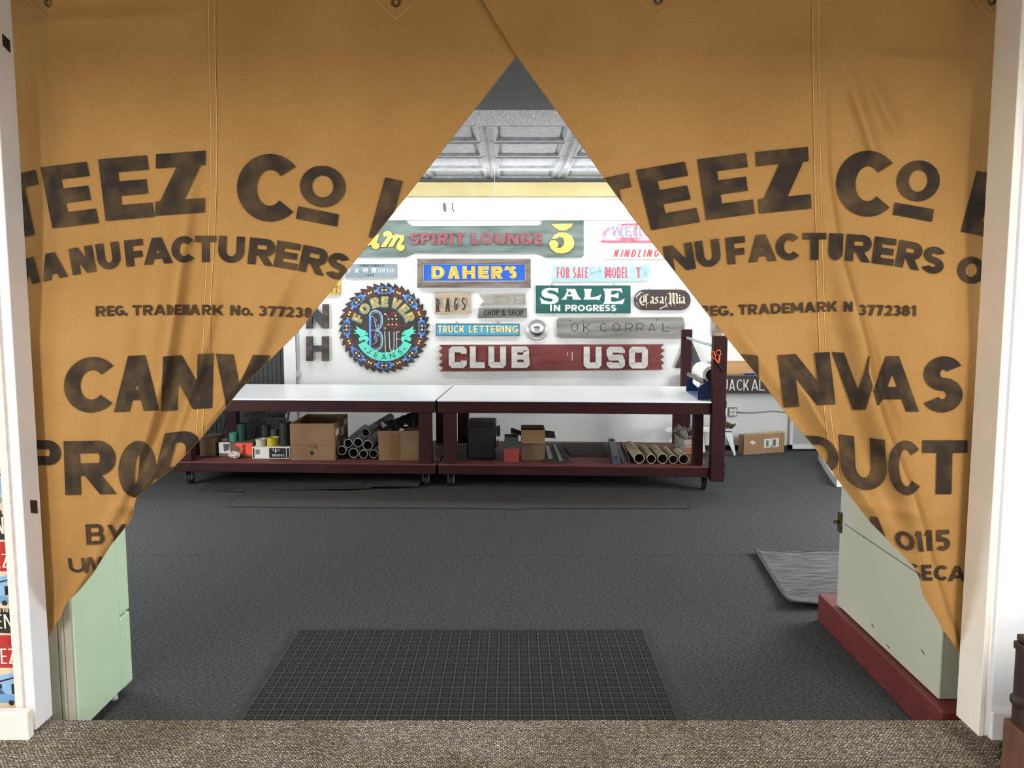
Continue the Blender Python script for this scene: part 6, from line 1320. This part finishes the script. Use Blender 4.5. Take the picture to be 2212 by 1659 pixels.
# two door panels on the near side, split by a slanting joint
zj0 = zof(1126, cy1); zj1 = zof(1236, 3.03)
def pan(z0a, z0b, z1a, z1b, nm): return MB().hexa([(cbx - .004, cy0, z0b), (cbx + .006, cy0, z0b), (cbx + .006, cy1, z0a), (cbx - .004, cy1, z0a), (cbx - .004, cy0, z1b), (cbx + .006, cy0, z1b), (cbx + .006, cy1, z1a), (cbx - .004, cy1, z1a)]).build(nm, cg, cb, .003)
sl = zj0
pan(pz + .006, pz + .006, sl - .003, sl - .003, 'lower_panel'); pan(sl + .003, sl + .003, czt, czt, 'upper_panel')
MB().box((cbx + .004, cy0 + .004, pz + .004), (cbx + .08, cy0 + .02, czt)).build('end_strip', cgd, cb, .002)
MB().box((cbx + .09, cy0 + .012, pz + .002), (2.3, cy0 + .02, czt)).build('end_panel', cg, cb, .002)
lt = MB().box((cbx - .012, cy1 - .03, sl - .05), (cbx - .004, cy1 + .012, sl + .05)).build('latch', M('dark_brass', (70, 58, 34), (104, 88, 52), rough=.4, scale=60, metal=.6), cb, .002)
MB().tube([(cbx - .012, cy1 - .005, sl), (cbx - .035, cy1 - .005, sl)], .009, 10).build('latch_knob', M('dark_brass', (70, 58, 34)), lt, smooth=True)
for (x, y) in ((1918, 1400), (1993, 1412), (1885, 1355)):
    # small chips on the enamel
    dxx = (x - CX) / F; dyy = (CY - y) / F; wy_ = cp + dyy * sp; t_ = (cbx - .0045) / dxx; yy = t_ * wy_; z_ = HC + t_ * (-sp + dyy * cp)
    MB().hexa([(cbx - .0052, yy - .014, z_), (cbx - .004, yy - .014, z_), (cbx - .004, yy + .012, z_ + .008), (cbx - .0052, yy + .012, z_ + .008), (cbx - .0052, yy - .01, z_ + .008), (cbx - .004, yy - .01, z_ + .008), (cbx - .004, yy + .014, z_ + .013), (cbx - .0052, yy + .014, z_ + .013)]).build('enamel_chip', stn, cb)
# ================================================================ posters on the left front wall
cream_p = M('poster_cream', (222, 206, 176), (210, 194, 164), rough=.75, scale=10); red_p = M('poster_red', (178, 52, 50), (166, 44, 44), rough=.65, scale=30); blk_pp = M('poster_black', (34, 30, 29), (48, 44, 42), rough=.65, scale=30); lin_p = M('poster_white_line', (236, 226, 212), rough=.7)
blue_p = M('poster_blue', (150, 188, 222), (128, 170, 212), rough=.7, scale=30); blue_d = M('poster_dark_blue', (54, 82, 116), rough=.7)
YPW = 2.688
tag(MB().box((-2.4, YPW - .0008, ZN + .1), (LX - .0565, YPW + .0008, 2.6)).build('backing_paper', M('backing_cream', (216, 200, 172), (206, 190, 160), rough=.8, scale=12)), 'cream backing paper pasted on the wall under the posters', 'paper')
def poster(py0, py1, label, kind, xr_off=0.0, wide=.145):
    xr_ = LX - .060 - xr_off; xl_ = xr_ - wide; zt_, zb_ = zof(py0, YPW - .002), zof(py1, YPW - .002); H_ = zt_ - zb_
    q = thing('printed_poster', label, 'poster', ((xr_ + xl_) / 2, YPW, zb_), 'letterpress posters pasted in a column')
    y_ = YPW - .0022
    def pt(u, v, e=0.0): return (xl_ + wide * u, y_ - e, zb_ + H_ * v)
    def rc(u0, u1, v0, v1, mat, nm, e, sk=0.0):
        MB().add([pt(u0, v0, e), pt(u1, v0 - sk, e), pt(u1, v1 - sk, e), pt(u0, v1, e)], [(0, 1, 2, 3)]).build(nm, mat, q)
    MB().box((xl_, y_, zb_), (xr_, y_ + .001, zt_)).build('sheet', cream_p, q)
    def tx(st, u0, u1, v, h, w, mat, e=.0010, gap=.16):
        m = MB(); lay(m, [tuple([[(a, -b) for a, b in S_] for S_ in pr_]) for pr_ in text_line(st, u0, u1, -v, h, w, gap=gap)], lambda x, y: np.array([pt(a, b, e) for a, b in zip(x, y)]), 1)
        # tiny unit letters: keep every face
        return m
    def txt(st, u0, u1, v, h, w, mat, nm='lettering'):
        m = MB(); k = 1000.0; S_ = text_line(st, u0 * k, u1 * k, 0, h * k * H_ / wide, w, gap=.2)
        lay(m, S_, lambda x, y: np.array([pt(a / k, v - b / k * wide / H_, .0010) for a, b in zip(x, y)]), 1); m.build(nm, mat, q)
    if kind == 'open':
        rc(.0, 1.0, .68, 1.0, red_p, 'red_band', .0005); txt('STEEZ', .06, .98, .72, .15, .10, lin_p)
        ic = MB(); ic.add([pt(.50, .885, .001), pt(.58, .885, .001), pt(.55, .95, .001), pt(.53, .95, .001)], [(0, 1, 2, 3)]); ic.build('pump_mark', lin_p, q)
        rc(.1, 1.0, .40, .56, blue_p, 'building', .0004, -.01)
        MB().add([pt(0, .47, .0008), pt(1, .585, .0008), pt(1, .60, .0008), pt(0, .49, .0008)], [(0, 1, 2, 3)]).build('roof_line', blk_pp, q); MB().add([pt(.2, .52, .0006), pt(1, .60, .0006), pt(1, .64, .0006), pt(.5, .60, .0006)], [(0, 1, 2, 3)]).build('roof', blue_p, q)
        for u in (.12, .52, .84): rc(u, u + .1, .42, .52, blk_pp, 'painted_window', .0008)
        car = [(.2, .36), (.22, .40), (.34, .42), (.42, .47), (.62, .475), (.74, .42), (.94, .40), (.98, .36), (.94, .335), (.24, .335)]
        MB().flat([pt(u, v, .0011) for u, v in car]).build('car', M('poster_car_blue', (112, 154, 196), rough=.7), q)
        MB().flat([pt(u, v, .0014) for u, v in ((.40, .425), (.45, .46), (.60, .463), (.68, .42))]).build('car_window', blue_d, q)
        for u in (.36, .82): MB().flat([pt(u + .065 * math.cos(t), .335 + .065 * wide / H_ * math.sin(t), .0015) for t in np.linspace(0, 2 * math.pi, 13)[:-1]]).build('car_wheel', blk_pp, q)
        rc(.0, 1.0, .02, .29, blk_pp, 'black_band', .0005, .02); txt('NOON TO 5', .42, .99, .235, .035, .2, lin_p); txt('OPEN', .1, .98, .055, .155, .11, lin_p)
    else:
        rc(.0, 1.0, .0, .55, blk_pp, 'black_band', .0005); txt('CLOSE', .0, .98, .16, .26, .11, lin_p); txt('2017', .3, 1.0, .66, .2, .26, blk_pp)
poster(1372, 1590, 'lowest red, cream and black OPEN poster just above the baseboard', 'open')
poster(1170, 1368, 'OPEN poster second from the bottom, its red band at the height of the curtain tip', 'open', .002)
poster(927, 1166, 'narrow cut OPEN poster third from the bottom beside the lower black patch', 'open', .012)
poster(692, 923, 'OPEN poster second from the top of the visible column', 'open', .008)
poster(598, 690, 'black poster with thin capitals and a date between two OPEN posters', 'closed', .008)
poster(434, 596, 'OPEN poster highest in the visible column, mostly out of the frame', 'open', .010)
# ================================================================ carved dark wood furniture corner at the right edge
cw = M('dark_carved_oak', (40, 29, 23), (64, 46, 35), rough=.6, scale=7, stretch=(3, 3, .5), bump=.3, bscale=30)
cx0 = 1.497; cwd = thing('carved_chest', 'corner of a dark carved wooden chest at the lower right edge of the frame', 'chest', (1.8, 2.2, ZN))
zc = zof(1378, 2.36)
MB().box((cx0 - .006, 2.02, ZN + .001), (2.1, 2.40, ZN + .19)).build('base_panel', M('brown_oak', (104, 70, 48), (80, 54, 38), rough=.6, scale=6, stretch=(3, 3, .5)), cwd, .004)
MB().box((cx0 + .010, 2.03, ZN + .19), (2.1, 2.39, zc - .02)).build('chest_body', cw, cwd, .004)
MB().box((cx0 + .006, 2.02, zc - .045), (2.1, 2.395, zc - .02)).build('moulding', cw, cwd, .004); MB().box((cx0 + .014, 2.02, zc - .02), (2.1, 2.395, zc)).build('chest_lid', cw, cwd, .005)
zk = zof(1508, 2.37); MB().lathe((cx0 + .020, 2.36, zk - .028), (0, 0, 1), [(0, .006), (.006, .020), (.018, .030), (.034, .031), (.046, .022), (.056, .008)], 16).build('carved_boss', cw, cwd, smooth=True)
cbm = M('black_cord', (20, 19, 19), rough=.5); p_ = [(2178, 1602), (2168, 1606), (2160, 1612), (2168, 1618), (2178, 1610), (2166, 1622), (2157, 1632), (2164, 1640), (2176, 1640), (2185, 1650)]
pts = [onz(x, y, ZN + .006) for x, y in p_]
tag(MB().tube([(x, y, ZN + .006 + .008 * (i % 3 == 1)) for i, (x, y, z) in enumerate(pts)], .005, 6).build('power_cord', cbm, None, smooth=True), 'black tangled cord on the tweed carpet beside the carved chest', 'cord')
